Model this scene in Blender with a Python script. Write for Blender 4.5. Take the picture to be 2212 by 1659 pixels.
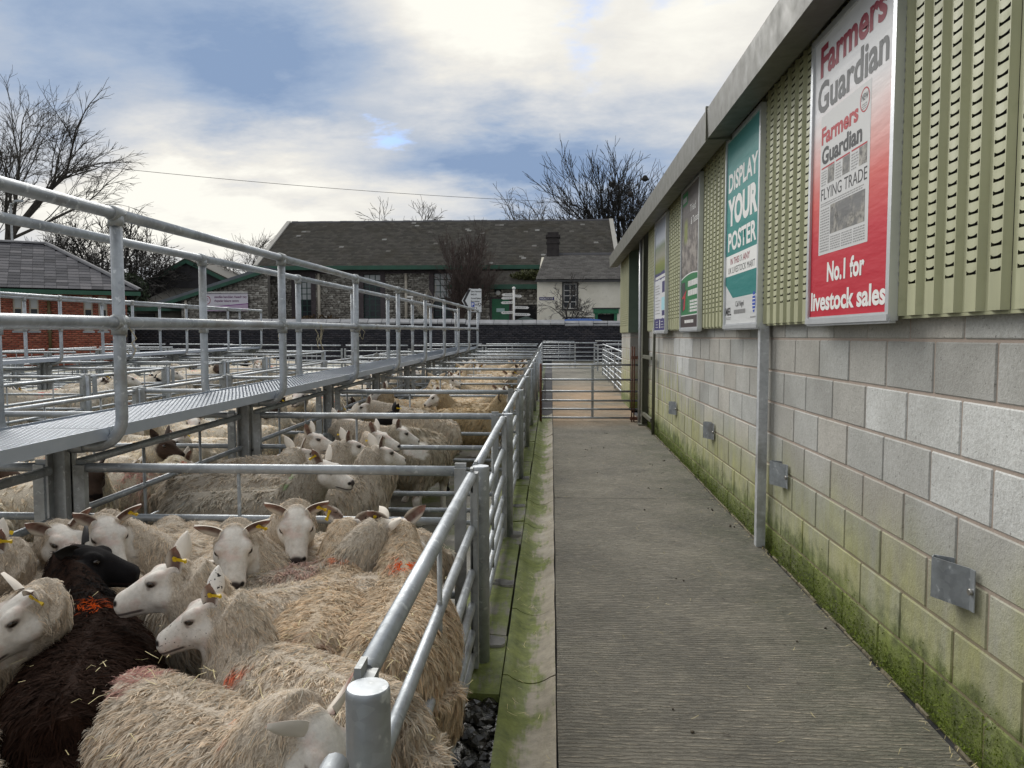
import bpy, bmesh, math, random
import numpy as np
from mathutils import Vector, Matrix, Euler, noise as mnoise
R = math.radians
random.seed(7)
rng = np.random.default_rng(11)
for o in list(bpy.data.objects):
    bpy.data.objects.remove(o)
scn = bpy.context.scene
COL = scn.collection

# ------------------------------------------------------------------ camera
cam_data = bpy.data.cameras.new('camera')
cam = bpy.data.objects.new('camera', cam_data)
COL.objects.link(cam)
cam.location = (0, 0, 1.505)
cam.rotation_euler = (R(90 - 3.533), 0, R(2.926))
cam_data.sensor_width = 36
cam_data.lens = 27.02
cam_data.clip_start = 0.02
cam_data.clip_end = 2000
scn.camera = cam
scn.render.resolution_x, scn.render.resolution_y = 1024, 768

# ------------------------------------------------------------------ node helpers
class NT:
    def __init__(s, tree):
        s.t = tree; s.n = tree.nodes; s.l = tree.links
    def new(s, typ, **kw):
        nd = s.n.new(typ)
        for k, v in kw.items():
            if k.startswith('i_'):
                s.set(nd.inputs[int(k[2:])], v)
            else:
                setattr(nd, k, v)
        return nd
    def set(s, sock, v):
        if v is None: return
        if hasattr(v, 'is_output') or isinstance(v, bpy.types.NodeSocket):
            s.l.new(v, sock)
        elif isinstance(v, (tuple, list)) and len(v) == 3 and sock.type == 'RGBA':
            sock.default_value = (*v, 1)
        else:
            sock.default_value = v
    def math(s, op, a, b=None, c=None, clamp=False):
        nd = s.new('ShaderNodeMath', operation=op, use_clamp=clamp)
        for i, v in enumerate((a, b, c)): s.set(nd.inputs[i], v)
        return nd.outputs[0]
    def vm(s, op, a, b=None):
        nd = s.new('ShaderNodeVectorMath', operation=op)
        s.set(nd.inputs[0], a)
        if b is not None:
            s.set(nd.inputs[3] if op == 'SCALE' else nd.inputs[1], b)
        return nd.outputs['Value'] if op in ('LENGTH', 'DISTANCE', 'DOT_PRODUCT') else nd.outputs[0]
    def mix(s, fac, a, b, mode='MIX'):
        nd = s.new('ShaderNodeMix', data_type='RGBA', blend_type=mode)
        s.set(nd.inputs[0], fac); s.set(nd.inputs[6], a); s.set(nd.inputs[7], b)
        return nd.outputs[2]
    def noise(s, vec, scale, detail=3, rough=.55, dist=0):
        nd = s.new('ShaderNodeTexNoise')
        s.set(nd.inputs['Vector'], vec); s.set(nd.inputs['Scale'], scale)
        nd.inputs['Detail'].default_value = detail; nd.inputs['Roughness'].default_value = rough
        nd.inputs['Distortion'].default_value = dist
        return nd.outputs[0]
    def voro(s, vec, scale, feature='F1', out=0):
        nd = s.new('ShaderNodeTexVoronoi', feature=feature)
        s.set(nd.inputs['Vector'], vec); s.set(nd.inputs['Scale'], scale)
        return nd.outputs[out]
    def ramp(s, fac, stops, interp='LINEAR'):
        nd = s.new('ShaderNodeValToRGB')
        cr = nd.color_ramp; cr.interpolation = interp
        while len(cr.elements) < len(stops): cr.elements.new(.5)
        for e, (p, c) in zip(cr.elements, stops):
            e.position = p
            e.color = (c, c, c, 1) if not isinstance(c, (tuple, list)) else (*c, 1)
        s.set(nd.inputs[0], fac)
        return nd.outputs[0]
    def sstep(s, v, a, b):
        nd = s.new('ShaderNodeMapRange', interpolation_type='SMOOTHSTEP')
        s.set(nd.inputs[0], v); s.set(nd.inputs[1], a); s.set(nd.inputs[2], b)
        return nd.outputs[0]
    def maprange(s, v, a, b, c=0., d=1.):
        nd = s.new('ShaderNodeMapRange')
        for i, q in enumerate((v, a, b, c, d)): s.set(nd.inputs[i], q)
        return nd.outputs[0]
    def xyz(s, v):
        nd = s.new('ShaderNodeSeparateXYZ'); s.set(nd.inputs[0], v)
        return nd.outputs[0], nd.outputs[1], nd.outputs[2]
    def comb(s, x, y, z):
        nd = s.new('ShaderNodeCombineXYZ')
        for i, q in enumerate((x, y, z)): s.set(nd.inputs[i], q)
        return nd.outputs[0]
    def bump(s, h, strength=.5, dist=.01):
        nd = s.new('ShaderNodeBump')
        s.set(nd.inputs['Strength'], strength); nd.inputs['Distance'].default_value = dist
        s.set(nd.inputs['Height'], h)
        return nd.outputs[0]

# ------------------------------------------------------------------ sky and sun
SUN_EL, SUN_AZ = R(38), R(-28)          # ahead of the camera, a little to the left, behind cloud
SKY_STRENGTH = 0.1
w = bpy.data.worlds.new('World'); scn.world = w; w.use_nodes = True
q = NT(w.node_tree)
for nd in list(q.n): q.n.remove(nd)
tc = q.new('ShaderNodeTexCoord')
D = tc.outputs['Generated']
sky = q.new('ShaderNodeTexSky', sky_type='NISHITA', sun_disc=False, sun_elevation=SUN_EL, sun_rotation=SUN_AZ,
            air_density=1.0, dust_density=.6, ozone_density=1.2)
dx, dy, dz = q.xyz(D)
hz = q.math('ADD', q.math('MAXIMUM', dz, 0.0), .22)
px = q.math('DIVIDE', dx, hz); py = q.math('DIVIDE', dy, hz)
P = q.comb(q.math('ADD', px, 3.1), q.math('MULTIPLY', py, 1.35), 0.4)
n1 = q.noise(P, .62, 6, .52, .25)
n2 = q.noise(q.vm('ADD', P, (7.3, 2.1, 1.7)), 1.7, 7, .58, .3)
n3 = q.noise(q.vm('ADD', P, (1.3, 9.1, 4.7)), 4.2, 7, .62, .35)
warp = q.new('ShaderNodeTexNoise'); q.set(warp.inputs['Vector'], P); warp.inputs['Scale'].default_value = 2.6; warp.inputs['Detail'].default_value = 6; warp.inputs['Roughness'].default_value = .6
DW = q.vm('ADD', D, q.vm('SCALE', q.vm('SUBTRACT', warp.outputs[1], (.5, .5, .5)), .16))
nn = q.math('ADD', q.math('ADD', q.math('MULTIPLY', n1, .50), q.math('MULTIPLY', n2, .40)), q.math('MULTIPLY', n3, .28))
def blob(dirv, rad, amp, stretch=(1, 1, 1)):
    d = q.vm('MULTIPLY', q.vm('SUBTRACT', DW, dirv), stretch)
    return q.math('MULTIPLY', q.math('EXPONENT', q.math('MULTIPLY', q.math('POWER', q.math('DIVIDE', q.vm('LENGTH', d), rad), 2.0), -1.0)), amp)
def skydir(x, y):                       # direction of a place in the sky (photo pixel of a 2212 px wide copy)
    f = 1660.; th = math.atan(102.5/f); al = math.atan(85/f*math.cos(th))
    fh = Vector((-math.sin(al), math.cos(al), 0)); rr = Vector((math.cos(al), math.sin(al), 0))
    F = fh*math.cos(th)-Vector((0, 0, 1))*math.sin(th); U = fh*math.sin(th)+Vector((0, 0, 1))*math.cos(th)
    return tuple((F+rr*((x-1106)/f)-U*((y-829.5)/f)).normalized())
t = nn
for (x, y, r, a, st) in [(930, 90, .17, .36, (1, 1, 1.1)), (1060, 130, .12, .16, (1, 1, 1)), (540, 110, .14, -.29, (.6, 1, 1.2)),
                     (790, 225, .13, -.29, (.6, 1, 1.6)), (120, 90, .14, -.2, (.8, 1, 1)), (1000, 345, .14, -.27, (.5, 1, 2.2)), (1180, 385, .12, -.27, (.6, 1, 1.6)), (1560, 330, .1, -.12, (1, 1, 1)), (1290, 300, .12, -.06, (1, 1, 1)),
                     (725, 300, .07, .34, (.7, 1, 1.6)), (560, 345, .09, .16, (.6, 1, 1.6)), (300, 270, .10, .10, (.8, 1, 1.2)), (340, 150, .05, .12, (1, 1, 1)), (450, 455, .13, .20, (.45, 1, 2.6)), (820, 440, .14, .20, (.4, 1, 3)), (150, 330, .16, .10, (1, 1, 1)),
                     (1450, 130, .13, .18, (1, 1, 1)), (1420, 300, .10, .05, (1, 1, 1)), (1550, 60, .1, .12, (1, 1, 1)), (330, 420, .1, .06, (1, 1, 1))]:
    t = q.math('ADD', t, blob(skydir(x, y), r, a, st))
t = q.math('ADD', q.math('MULTIPLY', q.math('SUBTRACT', t, .52), 1.4), .50)
cloud = q.ramp(t, [(.14, (1.25, 1.75, 2.65)), (.30, (1.85, 2.3, 3.05)), (.48, (2.6, 2.85, 3.25)), (.64, (3.3, 3.4, 3.55)), (.84, (4.2, 4.1, 3.85)), (1.0, (4.9, 4.8, 4.4))])
hole = n2
gap = None
for (x, y, r, a, st) in [(838, 275, .024, .95, (.55, 1, 1.3)), (1225, 15, .036, .85, (1.2, 1, .9)), (1475, 0, .04, .85, (.5, 1, 1.3)), (1290, 120, .035, .45, (1, 1, .7)), (1320, 215, .03, .25, (1, 1, .8))]:
    b = blob(skydir(x, y), r, a, st)
    gap = b if gap is None else q.math('ADD', gap, b)
gapm = q.math('MULTIPLY', q.sstep(q.math('ADD', gap, q.math('MULTIPLY', q.math('SUBTRACT', n3, .5), 1.5)), .30, 1.05), .72)
clear = q.mix(.35, q.mix(1.0, sky.outputs[0], (.5, .6, .85), 'MULTIPLY'), (2.0, 3.4, 5.6))
colr = q.mix(gapm, cloud, clear)
bg = q.new('ShaderNodeBackground'); q.set(bg.inputs[0], colr); bg.inputs[1].default_value = SKY_STRENGTH
wo = q.new('ShaderNodeOutputWorld'); q.l.new(bg.outputs[0], wo.inputs[0])

sd = bpy.data.lights.new('sun', 'SUN'); sd.energy = 1.5; sd.angle = R(45); sd.color = (1, .965, .9)
sun = bpy.data.objects.new('sun', sd); COL.objects.link(sun)
sv = Vector((math.sin(SUN_AZ)*math.cos(SUN_EL), math.cos(SUN_AZ)*math.cos(SUN_EL), math.sin(SUN_EL)))
sun.rotation_euler = sv.to_track_quat('Z', 'Y').to_euler()
sun.location = (0, 0, 20)

vs = scn.view_settings
vs.view_transform = 'Standard'; vs.look = 'None'; vs.gamma = 1; vs.use_curve_mapping = False
vs.exposure = 1.05

# ------------------------------------------------------------------ object helpers
GS = 0.011                                       # the yard rises gently away from the camera
def gz(y): return GS*y
def tag(o, label=None, cat=None, group=None, kind=None):
    if label: o['label'] = label
    if cat: o['category'] = cat
    if group: o['group'] = group
    if kind: o['kind'] = kind
    return o
def empty(name, loc=(0, 0, 0), rot=(0, 0, 0), label=None, cat=None, group=None):
    o = bpy.data.objects.new(name, None); COL.objects.link(o)
    o.location = loc; o.rotation_euler = rot; o.empty_display_size = .1
    return tag(o, label, cat, group)
def obj(name, mesh, parent=None, loc=(0, 0, 0), rot=(0, 0, 0), scale=(1, 1, 1), color=None):
    o = bpy.data.objects.new(name, mesh); COL.objects.link(o)
    o.location = loc; o.rotation_euler = rot; o.scale = scale
    if parent: o.parent = parent
    if color: o.color = (*color, 1)
    return o
def mesh_np(name, V, F, mats=(), smooth=False, mi=None, attrs=None):
    """V (n,3); F (m,3|4) array or list of tuples"""
    me = bpy.data.meshes.new(name)
    if isinstance(F, np.ndarray):
        V = np.asarray(V, np.float32); k = F.shape[1]
        me.vertices.add(len(V)); me.vertices.foreach_set('co', V.ravel())
        me.loops.add(F.size); me.loops.foreach_set('vertex_index', F.astype(np.int32).ravel())
        me.polygons.add(len(F))
        me.polygons.foreach_set('loop_start', np.arange(0, F.size, k, dtype=np.int32))
        me.polygons.foreach_set('loop_total', np.full(len(F), k, np.int32))
        me.update(calc_edges=True)
    else:
        me.from_pydata([tuple(v) for v in V], [], F)
        me.update()
    for m in mats: me.materials.append(m)
    if mi is not None: me.polygons.foreach_set('material_index', np.asarray(mi, np.int32))
    if smooth: me.polygons.foreach_set('use_smooth', np.ones(len(me.polygons), bool))
    if attrs:
        for nme, (typ, data) in attrs.items():
            a = me.attributes.new(nme, typ, 'POINT')
            a.data.foreach_set('color' if 'COLOR' in typ else ('vector' if 'VECTOR' in typ else 'value'), np.asarray(data, np.float32).ravel())
    return me

class MB:
    def __init__(s): s.v = []; s.f = []; s.m = []; s.sm = []
    def _add(s, vs, fs, mi=0, smooth=False):
        b = len(s.v); s.v += [tuple(v) for v in vs]
        for f in fs: s.f.append(tuple(b+i for i in f)); s.m.append(mi); s.sm.append(smooth)
        return s
    def box(s, c, d, mi=0, rot=None, taper=1.):
        hx, hy, hz = d[0]/2, d[1]/2, d[2]/2
        vs = [Vector((sx*hx*(taper if sz > 0 else 1), sy*hy*(taper if sz > 0 else 1), sz*hz)) for sz in (-1, 1) for sy in (-1, 1) for sx in (-1, 1)]
        if rot is not None:
            M = rot if isinstance(rot, Matrix) else Euler(rot).to_matrix()
            vs = [M @ v for v in vs]
        vs = [v+Vector(c) for v in vs]
        return s._add(vs, [(0, 2, 3, 1), (4, 5, 7, 6), (0, 1, 5, 4), (2, 6, 7, 3), (0, 4, 6, 2), (1, 3, 7, 5)], mi)
    def bb(s, x0, x1, y0, y1, z0, z1, mi=0):
        return s.box(((x0+x1)/2, (y0+y1)/2, (z0+z1)/2), (abs(x1-x0), abs(y1-y0), abs(z1-z0)), mi)
    def quad(s, a, b, c, d, mi=0): return s._add([a, b, c, d], [(0, 1, 2, 3)], mi)
    def poly(s, pts, mi=0): return s._add(pts, [tuple(range(len(pts)))], mi)
    def prism(s, pts, ext, mi=0):
        n = len(pts); e = Vector(ext)
        a = [Vector(p) for p in pts]; b = [p+e for p in a]
        fs = [tuple(range(n))[::-1], tuple(range(n, 2*n))]+[(i, (i+1) % n, n+(i+1) % n, n+i) for i in range(n)]
        return s._add(a+b, fs, mi)
    def tube(s, pts, r, seg=8, mi=0, cap=True, smooth=True):
        pts = [Vector(p) for p in pts]; n = len(pts)
        rs = r if isinstance(r, (list, tuple)) else [r]*n
        vs = []; u = None
        for i, p in enumerate(pts):
            t = (pts[min(i+1, n-1)]-pts[max(i-1, 0)])
            if t.length < 1e-9: t = Vector((0, 0, 1))
            t.normalize()
            if u is None:
                u = t.orthogonal().normalized()
                if abs(t.z) < .9:
                    u = Vector((0, 0, 1)); u = (u-t*u.dot(t)).normalized()
            else:
                u = (u-t*u.dot(t))
                u = u.normalized() if u.length > 1e-6 else t.orthogonal().normalized()
            w_ = t.cross(u)
            for k in range(seg):
                a = 2*math.pi*k/seg
                vs.append(p+(u*math.cos(a)+w_*math.sin(a))*rs[i])
        fs = [(i*seg+k, i*seg+(k+1) % seg, (i+1)*seg+(k+1) % seg, (i+1)*seg+k) for i in range(n-1) for k in range(seg)]
        s._add(vs, fs, mi, smooth)
        if cap:
            b = len(s.v)-len(vs)
            s.f.append(tuple(b+k for k in range(seg))[::-1]); s.m.append(mi); s.sm.append(False)
            s.f.append(tuple(b+(n-1)*seg+k for k in range(seg))); s.m.append(mi); s.sm.append(False)
        return s
    def ball(s, c, r, mi=0, seg=10, ring=6, sc=(1, 1, 1)):
        vs = []; c = Vector(c)
        for i in range(ring+1):
            th = math.pi*i/ring
            for k in range(seg):
                a = 2*math.pi*k/seg
                vs.append(c+Vector((math.sin(th)*math.cos(a)*sc[0], math.sin(th)*math.sin(a)*sc[1], math.cos(th)*sc[2]))*r)
        fs = [(i*seg+k, (i+1)*seg+k, (i+1)*seg+(k+1) % seg, i*seg+(k+1) % seg) for i in range(ring) for k in range(seg)]
        return s._add(vs, fs, mi, True)
    def mesh(s, name, mats=()):
        me = bpy.data.meshes.new(name); me.from_pydata(s.v, [], s.f); me.update()
        for m in (mats if isinstance(mats, (list, tuple)) else [mats]): me.materials.append(m)
        if s.f:
            me.polygons.foreach_set('material_index', np.array(s.m, np.int32))
            me.polygons.foreach_set('use_smooth', np.array(s.sm, bool))
        return me
    def build(s, name, mats, parent=None, loc=(0, 0, 0), rot=(0, 0, 0)):
        return obj(name, s.mesh(name, mats), parent, loc, rot)

def bevel_mesh(me, w_, seg=1):
    bm = bmesh.new(); bm.from_mesh(me)
    bmesh.ops.bevel(bm, geom=bm.edges[:], offset=w_, segments=seg, affect='EDGES', clamp_overlap=True)
    bm.to_mesh(me); bm.free(); return me
def boxes_mesh(name, C, S, mats, rough=None, mi=None):
    """many boxes in one mesh: C (n,3) centres, S (n,3) sizes"""
    C = np.asarray(C, float); S = np.asarray(S, float)/2; n = len(C)
    sg = np.array([(sx, sy, sz) for sz in (-1, 1) for sy in (-1, 1) for sx in (-1, 1)], float)
    V = (C[:, None, :]+S[:, None, :]*sg[None]).reshape(-1, 3)
    f = np.array([(0, 2, 3, 1), (4, 5, 7, 6), (0, 1, 5, 4), (2, 6, 7, 3), (0, 4, 6, 2), (1, 3, 7, 5)])
    F = (np.arange(n)[:, None, None]*8+f[None]).reshape(-1, 4)
    if rough is not None: V = V+rng.normal(0, rough, V.shape)
    a = None
    if mi is not None: a = np.repeat(np.asarray(mi), 6)
    col = np.repeat(rng.random((n, 1)), 8, axis=0)
    return mesh_np(name, V, F, mats, mi=a, attrs={'rnd': ('FLOAT', col)})

_fonts = {}
def text_mesh(name, s, size, mat, bold=0., width=None, align='LEFT', xs=1., shear=0., space=1.):
    c = bpy.data.curves.new(name, 'FONT'); c.body = s; c.size = size; c.align_x = align
    c.offset = bold; c.shear = shear; c.space_character = space; c.space_line = .9; c.resolution_u = 3
    o = bpy.data.objects.new(name, c); COL.objects.link(o)
    me = bpy.data.meshes.new_from_object(o.evaluated_get(bpy.context.evaluated_depsgraph_get()))
    bpy.data.objects.remove(o); bpy.data.curves.remove(c)
    me.materials.clear(); me.materials.append(mat)
    co = np.zeros(len(me.vertices)*3, np.float32); me.vertices.foreach_get('co', co); co = co.reshape(-1, 3)
    if len(co):
        x0, x1 = co[:, 0].min(), co[:, 0].max()
        k = (width/(x1-x0)) if width else xs
        off = {'LEFT': x0, 'CENTER': (x0+x1)/2, 'RIGHT': x1}[align]
        co[:, 0] = (co[:, 0]-off)*k
        me.vertices.foreach_set('co', co.ravel()); me.update()
    me.name = name
    return me

# ------------------------------------------------------------------ materials
def mat(name):
    m = bpy.data.materials.new(name); m.use_nodes = True
    q = NT(m.node_tree); b = q.n['Principled BSDF']
    return m, q, b
def pos(q): return q.new('ShaderNodeNewGeometry').outputs['Position']
def objc(q): return q.new('ShaderNodeTexCoord').outputs['Object']
def plain(name, col, rough=.6, metal=0., var=.12, scale=9., bump=0., spec=.5):
    m, q, b = mat(name)
    p = pos(q); n = q.noise(p, scale, 4)
    c = q.mix(q.maprange(n, .3, .7), tuple(x*(1-var) for x in col), tuple(min(1, x*(1+var)) for x in col))
    q.set(b.inputs['Base Color'], c); b.inputs['Roughness'].default_value = rough; b.inputs['Metallic'].default_value = metal
    b.inputs['Specular IOR Level'].default_value = spec
    if bump: q.set(b.inputs['Normal'], q.bump(q.noise(p, scale*6, 4), bump, .004))
    return m

def galv(name, base=(.40, .43, .46), dark=(.25, .27, .29), metal=.5, rough=.42):
    m, q, b = mat(name)
    p = objc(q); pw = pos(q)
    sp = q.voro(q.vm('MULTIPLY', pw, (1, 1, 1)), 46, 'F1', 1)
    spf = q.xyz(sp)[0]
    n = q.noise(pw, 5.5, 4, .6); n2 = q.noise(pw, 26, 3, .6)
    c = q.mix(q.maprange(n, .35, .68), dark, base)
    c = q.mix(q.math('MULTIPLY', spf, .30), c, tuple(min(1, x*1.28) for x in base))
    c = q.mix(q.math('MULTIPLY', q.sstep(n2, .60, .70), .55), c, (.74, .77, .78))     # white zinc bloom
    gr = q.noise(q.vm('ADD', pw, (3, 8, 1)), 2.3, 5, .65)
    c = q.mix(q.math('MULTIPLY', q.sstep(gr, .52, .68), .6), c, (.20, .19, .165))    # grime
    q.set(b.inputs['Base Color'], c); b.inputs['Metallic'].default_value = metal
    q.set(b.inputs['Roughness'], q.maprange(n2, .3, .7, rough-.07, rough+.16))
    q.set(b.inputs['Normal'], q.bump(n2, .12, .003))
    return m
GALV = galv('galvanised steel')
GALVD = galv('weathered galvanised steel', (.40, .42, .43), (.23, .24, .24), .45, .5)
STEELB = plain('bare bolt steel', (.35, .34, .32), .4, .8)
RUST = plain('rusty steel', (.13, .055, .035), .8, .2, .4, 30)
ALU = plain('poster frame aluminium', (.62, .64, .66), .38, .5, .06)
BLACKV = plain('black for louvre shade', (.012, .012, .013), .9)
CHAINM = plain('chain steel', (.16, .15, .145), .5, .7, .3, 40)

def mk_deckmat():
    m, q, b = mat('walkway grating steel')
    pw = pos(q); n = q.noise(pw, 9, 4)
    q.set(b.inputs['Base Color'], q.mix(n, (.37, .42, .49), (.50, .55, .62)))
    b.inputs['Metallic'].default_value = .5; b.inputs['Roughness'].default_value = .42
    return m
DECKM = mk_deckmat()
DECKD = plain('shaded deck steel', (.19, .215, .25), .55, .4)  # shade under the grating put into a darker steel colour

def mk_slab():
    m, q, b = mat('tamped concrete')
    p = pos(q); x, y, z = q.xyz(p)
    wob = q.math('MULTIPLY', q.math('SUBTRACT', q.noise(q.comb(q.math('MULTIPLY', x, 3.2), q.math('MULTIPLY', y, 11.), 0.), 1.0, 5, .62), .5), 5.2)
    ph = q.math('ADD', q.math('MULTIPLY', y, 2*math.pi/.024), q.math('MULTIPLY', wob, 2.6))
    s1 = q.math('ADD', q.math('MULTIPLY', q.math('SINE', ph), .5), .5)
    brk = q.noise(q.comb(q.math('MULTIPLY', x, 13.), q.math('MULTIPLY', y, 34.), 0.), 1.0, 5, .7)
    strk = q.noise(q.comb(q.math('MULTIPLY', x, 12.), q.math('MULTIPLY', y, 58.), 0.), 1.0, 6, .72, .2)
    rg0 = q.math('MULTIPLY', q.math('POWER', s1, 1.6), q.maprange(brk, .30, .68))
    ridge = q.sstep(q.math('ADD', q.math('MULTIPLY', strk, .85), q.math('MULTIPLY', rg0, .36)), .42, .78)
    fine = q.noise(p, 170, 3, .7)
    big = q.noise(p, 1.1, 5, .6); mid = q.noise(q.vm('ADD', p, (5, 2, 0)), 3.6, 5, .65)
    c = q.mix(q.maprange(big, .32, .68), (.125, .116, .095), (.27, .248, .20))
    c = q.mix(q.math('MULTIPLY', q.maprange(mid, .35, .7), .4), c, (.20, .195, .165))
    # damp greenish strip near the wall and near the drain
    nearw = q.sstep(x, .72, 1.45)
    c = q.mix(q.math('MULTIPLY', q.math('MULTIPLY', nearw, q.maprange(mid, .3, .65)), .6), c, (.085, .10, .06))
    # ochre stain past the gate
    oc = q.math('MULTIPLY', q.math('MULTIPLY', q.sstep(y, 11.2, 13.0), q.sstep(y, 24., 15.)), q.maprange(q.noise(p, .8, 3), .3, .6))
    c = q.mix(q.math('MULTIPLY', oc, .75), c, (.60, .38, .20))
    worn = q.math('MULTIPLY', q.sstep(ridge, .30, .85), q.maprange(big, .25, .7, .55, 1.0))
    c = q.mix(q.math('MULTIPLY', worn, .72), c, (.60, .53, .41))
    stn = q.sstep(q.noise(q.vm('ADD', p, (2, 5, 0)), 2.1, 6, .7), .58, .70)
    c = q.mix(q.math('MULTIPLY', stn, .5), c, (.085, .078, .062))
    blot = q.sstep(q.noise(q.vm('ADD', p, (12, 5, 0)), 7.5, 4, .7), .66, .72)
    c = q.mix(q.math('MULTIPLY', blot, .65), c, (.06, .05, .038))
    spk = q.sstep(q.noise(q.vm('ADD', p, (1, 7, 0)), 46, 3, .8), .66, .74)
    c = q.mix(q.math('MULTIPLY', spk, .6), c, (.05, .047, .042))
    sp3 = q.sstep(q.noise(q.vm('ADD', p, (4, 13, 0)), 120, 2, .8), .60, .70)
    c = q.mix(q.math('MULTIPLY', sp3, .4), c, (.07, .064, .055))
    sp2 = q.sstep(q.noise(q.vm('ADD', p, (9, 3, 0)), 70, 2, .7), .69, .75)
    c = q.mix(q.math('MULTIPLY', sp2, .55), c, (.55, .5, .42))
    q.set(b.inputs['Base Color'], c)
    q.set(b.inputs['Roughness'], q.maprange(mid, .3, .7, .72, .95))
    h = q.math('ADD', q.math('MULTIPLY', ridge, 1.0), q.math('MULTIPLY', fine, .55))
    q.set(b.inputs['Normal'], q.bump(h, 1.0, .019))
    return m
SLAB = mk_slab()

def mk_mossconc(name, green=1., conc=(.24, .22, .18)):
    m, q, b = mat(name)
    p = pos(q); x, y, z = q.xyz(p)
    n = q.noise(p, 3.2, 5, .65); n2 = q.noise(q.vm('ADD', p, (4, 4, 0)), 17, 5, .7); n3 = q.noise(q.vm('MULTIPLY', p, (9, 1.2, 1)), 3.5, 4, .6)
    c = q.mix(q.maprange(n2, .3, .7), tuple(v*.72 for v in conc), tuple(v*1.2 for v in conc))
    g = q.math('ADD', q.math('MULTIPLY', n, .7), q.math('MULTIPLY', n3, .45))
    if green < 1: g = q.math('ADD', g, q.maprange(x, -.19, .0, .22, -.13))
    gm = q.math('MULTIPLY', q.sstep(g, .66-.17*green, .80-.17*green), .92)
    gc = q.mix(q.maprange(n2, .3, .72), (.075, .10, .018), (.205, .245, .052))
    c = q.mix(gm, c, gc)
    q.set(b.inputs['Base Color'], c); q.set(b.inputs['Roughness'], q.maprange(n, .3, .7, .55, .95))
    q.set(b.inputs['Normal'], q.bump(q.math('ADD', n2, q.math('MULTIPLY', q.noise(p, 120, 3), .5)), .55, .008))
    return m
CHANNEL = mk_mossconc('mossy drain concrete', .90, (.30, .265, .2))
KERB = mk_mossconc('mossy kerb concrete', 1.25, (.17, .16, .13))
WETC = plain('wet concrete', (.27, .265, .255), .3, 0, .35, 14, .3)

def mk_penfloor():
    m, q, b = mat('wet pen floor concrete')
    p = pos(q); n = q.noise(p, 1.7, 5, .65); n2 = q.noise(p, 9, 5, .7); n3 = q.noise(q.vm('ADD', p, (8, 1, 0)), 3.1, 4, .6)
    c = q.mix(q.maprange(n, .3, .7), (.09, .085, .065), (.21, .195, .155))
    c = q.mix(q.math('MULTIPLY', q.sstep(n3, .46, .62), .8), c, (.10, .115, .03))
    c = q.mix(q.math('MULTIPLY', q.sstep(n2, .62, .7), .8), c, (.035, .028, .02))
    c = q.mix(q.math('MULTIPLY', q.sstep(q.noise(p, 23, 3, .7), .64, .7), .5), c, (.42, .36, .2))
    q.set(b.inputs['Base Color'], c); q.set(b.inputs['Roughness'], q.maprange(n, .35, .65, .25, .8))
    q.set(b.inputs['Normal'], q.bump(n2, .6, .02))
    return m
PENF = mk_penfloor()

def mk_block(pier=False):
    m, q, b = mat('concrete block')
    p = pos(q); x, y, z = q.xyz(p)
    oi = q.new('ShaderNodeObjectInfo'); oc = oi.outputs['Color']; rnd = oi.outputs['Random']
    h = q.math('SUBTRACT', z, q.math('MULTIPLY', y, GS))
    n = q.noise(p, 2.4, 5, .6); n2 = q.noise(p, 75, 4, .75); n3 = q.noise(q.vm('ADD', p, (3, 3, 3)), 9, 4, .65)
    st = q.noise(q.vm('MULTIPLY', p, (1, 7, .8)), 1.4, 4, .6)          # vertical run-off streaks
    c = q.mix(q.maprange(n, .3, .7), (.36, .355, .33), (.52, .515, .485))
    c = q.mix(1.0, c, oc, 'MULTIPLY')
    c = q.mix(q.math('MULTIPLY', q.maprange(n2, .38, .68), .45), c, (.25, .235, .205))
    pit = q.sstep(q.noise(q.vm('ADD', p, (6, 1, 2)), 55, 3, .7), .63, .70)
    c = q.mix(q.math('MULTIPLY', pit, .6), c, (.085, .08, .07))
    lim = q.math('ADD', .44, q.math('MULTIPLY', q.math('SUBTRACT', q.noise(q.comb(0., q.math('MULTIPLY', y, 1.), 0.), 1.9, 4, .6), .5), .5))
    far = q.sstep(y, 7.5, 9.8)
    col2 = q.math('MULTIPLY', far, q.math('MULTIPLY', q.maprange(st, .42, .62), .55))
    g1 = q.sstep(h, q.math('ADD', q.math('ADD', lim, .42), col2), q.math('ADD', q.math('SUBTRACT', lim, .12), col2))
    g2 = q.math('MULTIPLY', g1, q.maprange(q.math('ADD', q.math('MULTIPLY', n, .5), q.math('MULTIPLY', st, .6)), .32, .72, .25, 1.0))
    gcol = q.mix(q.maprange(n3, .3, .7), (.22, .225, .05), (.40, .40, .13))
    c = q.mix(q.math('MULTIPLY', g2, .92), c, gcol)
    low = q.math('MULTIPLY', q.sstep(q.math('ADD', h, q.math('MULTIPLY', q.math('SUBTRACT', n3, .5), .30)), .30, .15), q.maprange(n, .3, .6, .6, 1.))
    c = q.mix(q.math('MULTIPLY', low, .9), c, q.mix(q.maprange(n3, .35, .65), (.055, .078, .010), (.165, .22, .026)))
    q.set(b.inputs['Base Color'], c); b.inputs['Roughness'].default_value = .95
    q.set(b.inputs['Normal'], q.bump(q.math('ADD', n2, q.math('MULTIPLY', n3, .6)), .7, .006))
    return m
BLOCK = mk_block()
def mk_mortar():
    m, q, b = mat('pinkish mortar')
    p = pos(q); x, y, z = q.xyz(p); h = q.math('SUBTRACT', z, q.math('MULTIPLY', y, GS))
    n = q.noise(p, 6, 5, .7)
    c = q.mix(n, (.36, .285, .235), (.49, .41, .355))
    c = q.mix(q.math('MULTIPLY', q.sstep(h, .75, .2), .75), c, (.17, .155, .055))
    q.set(b.inputs['Base Color'], c); b.inputs['Roughness'].default_value = .95
    q.set(b.inputs['Normal'], q.bump(q.noise(p, 60, 3), .5, .005))
    return m
MORTAR = mk_mortar()

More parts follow.
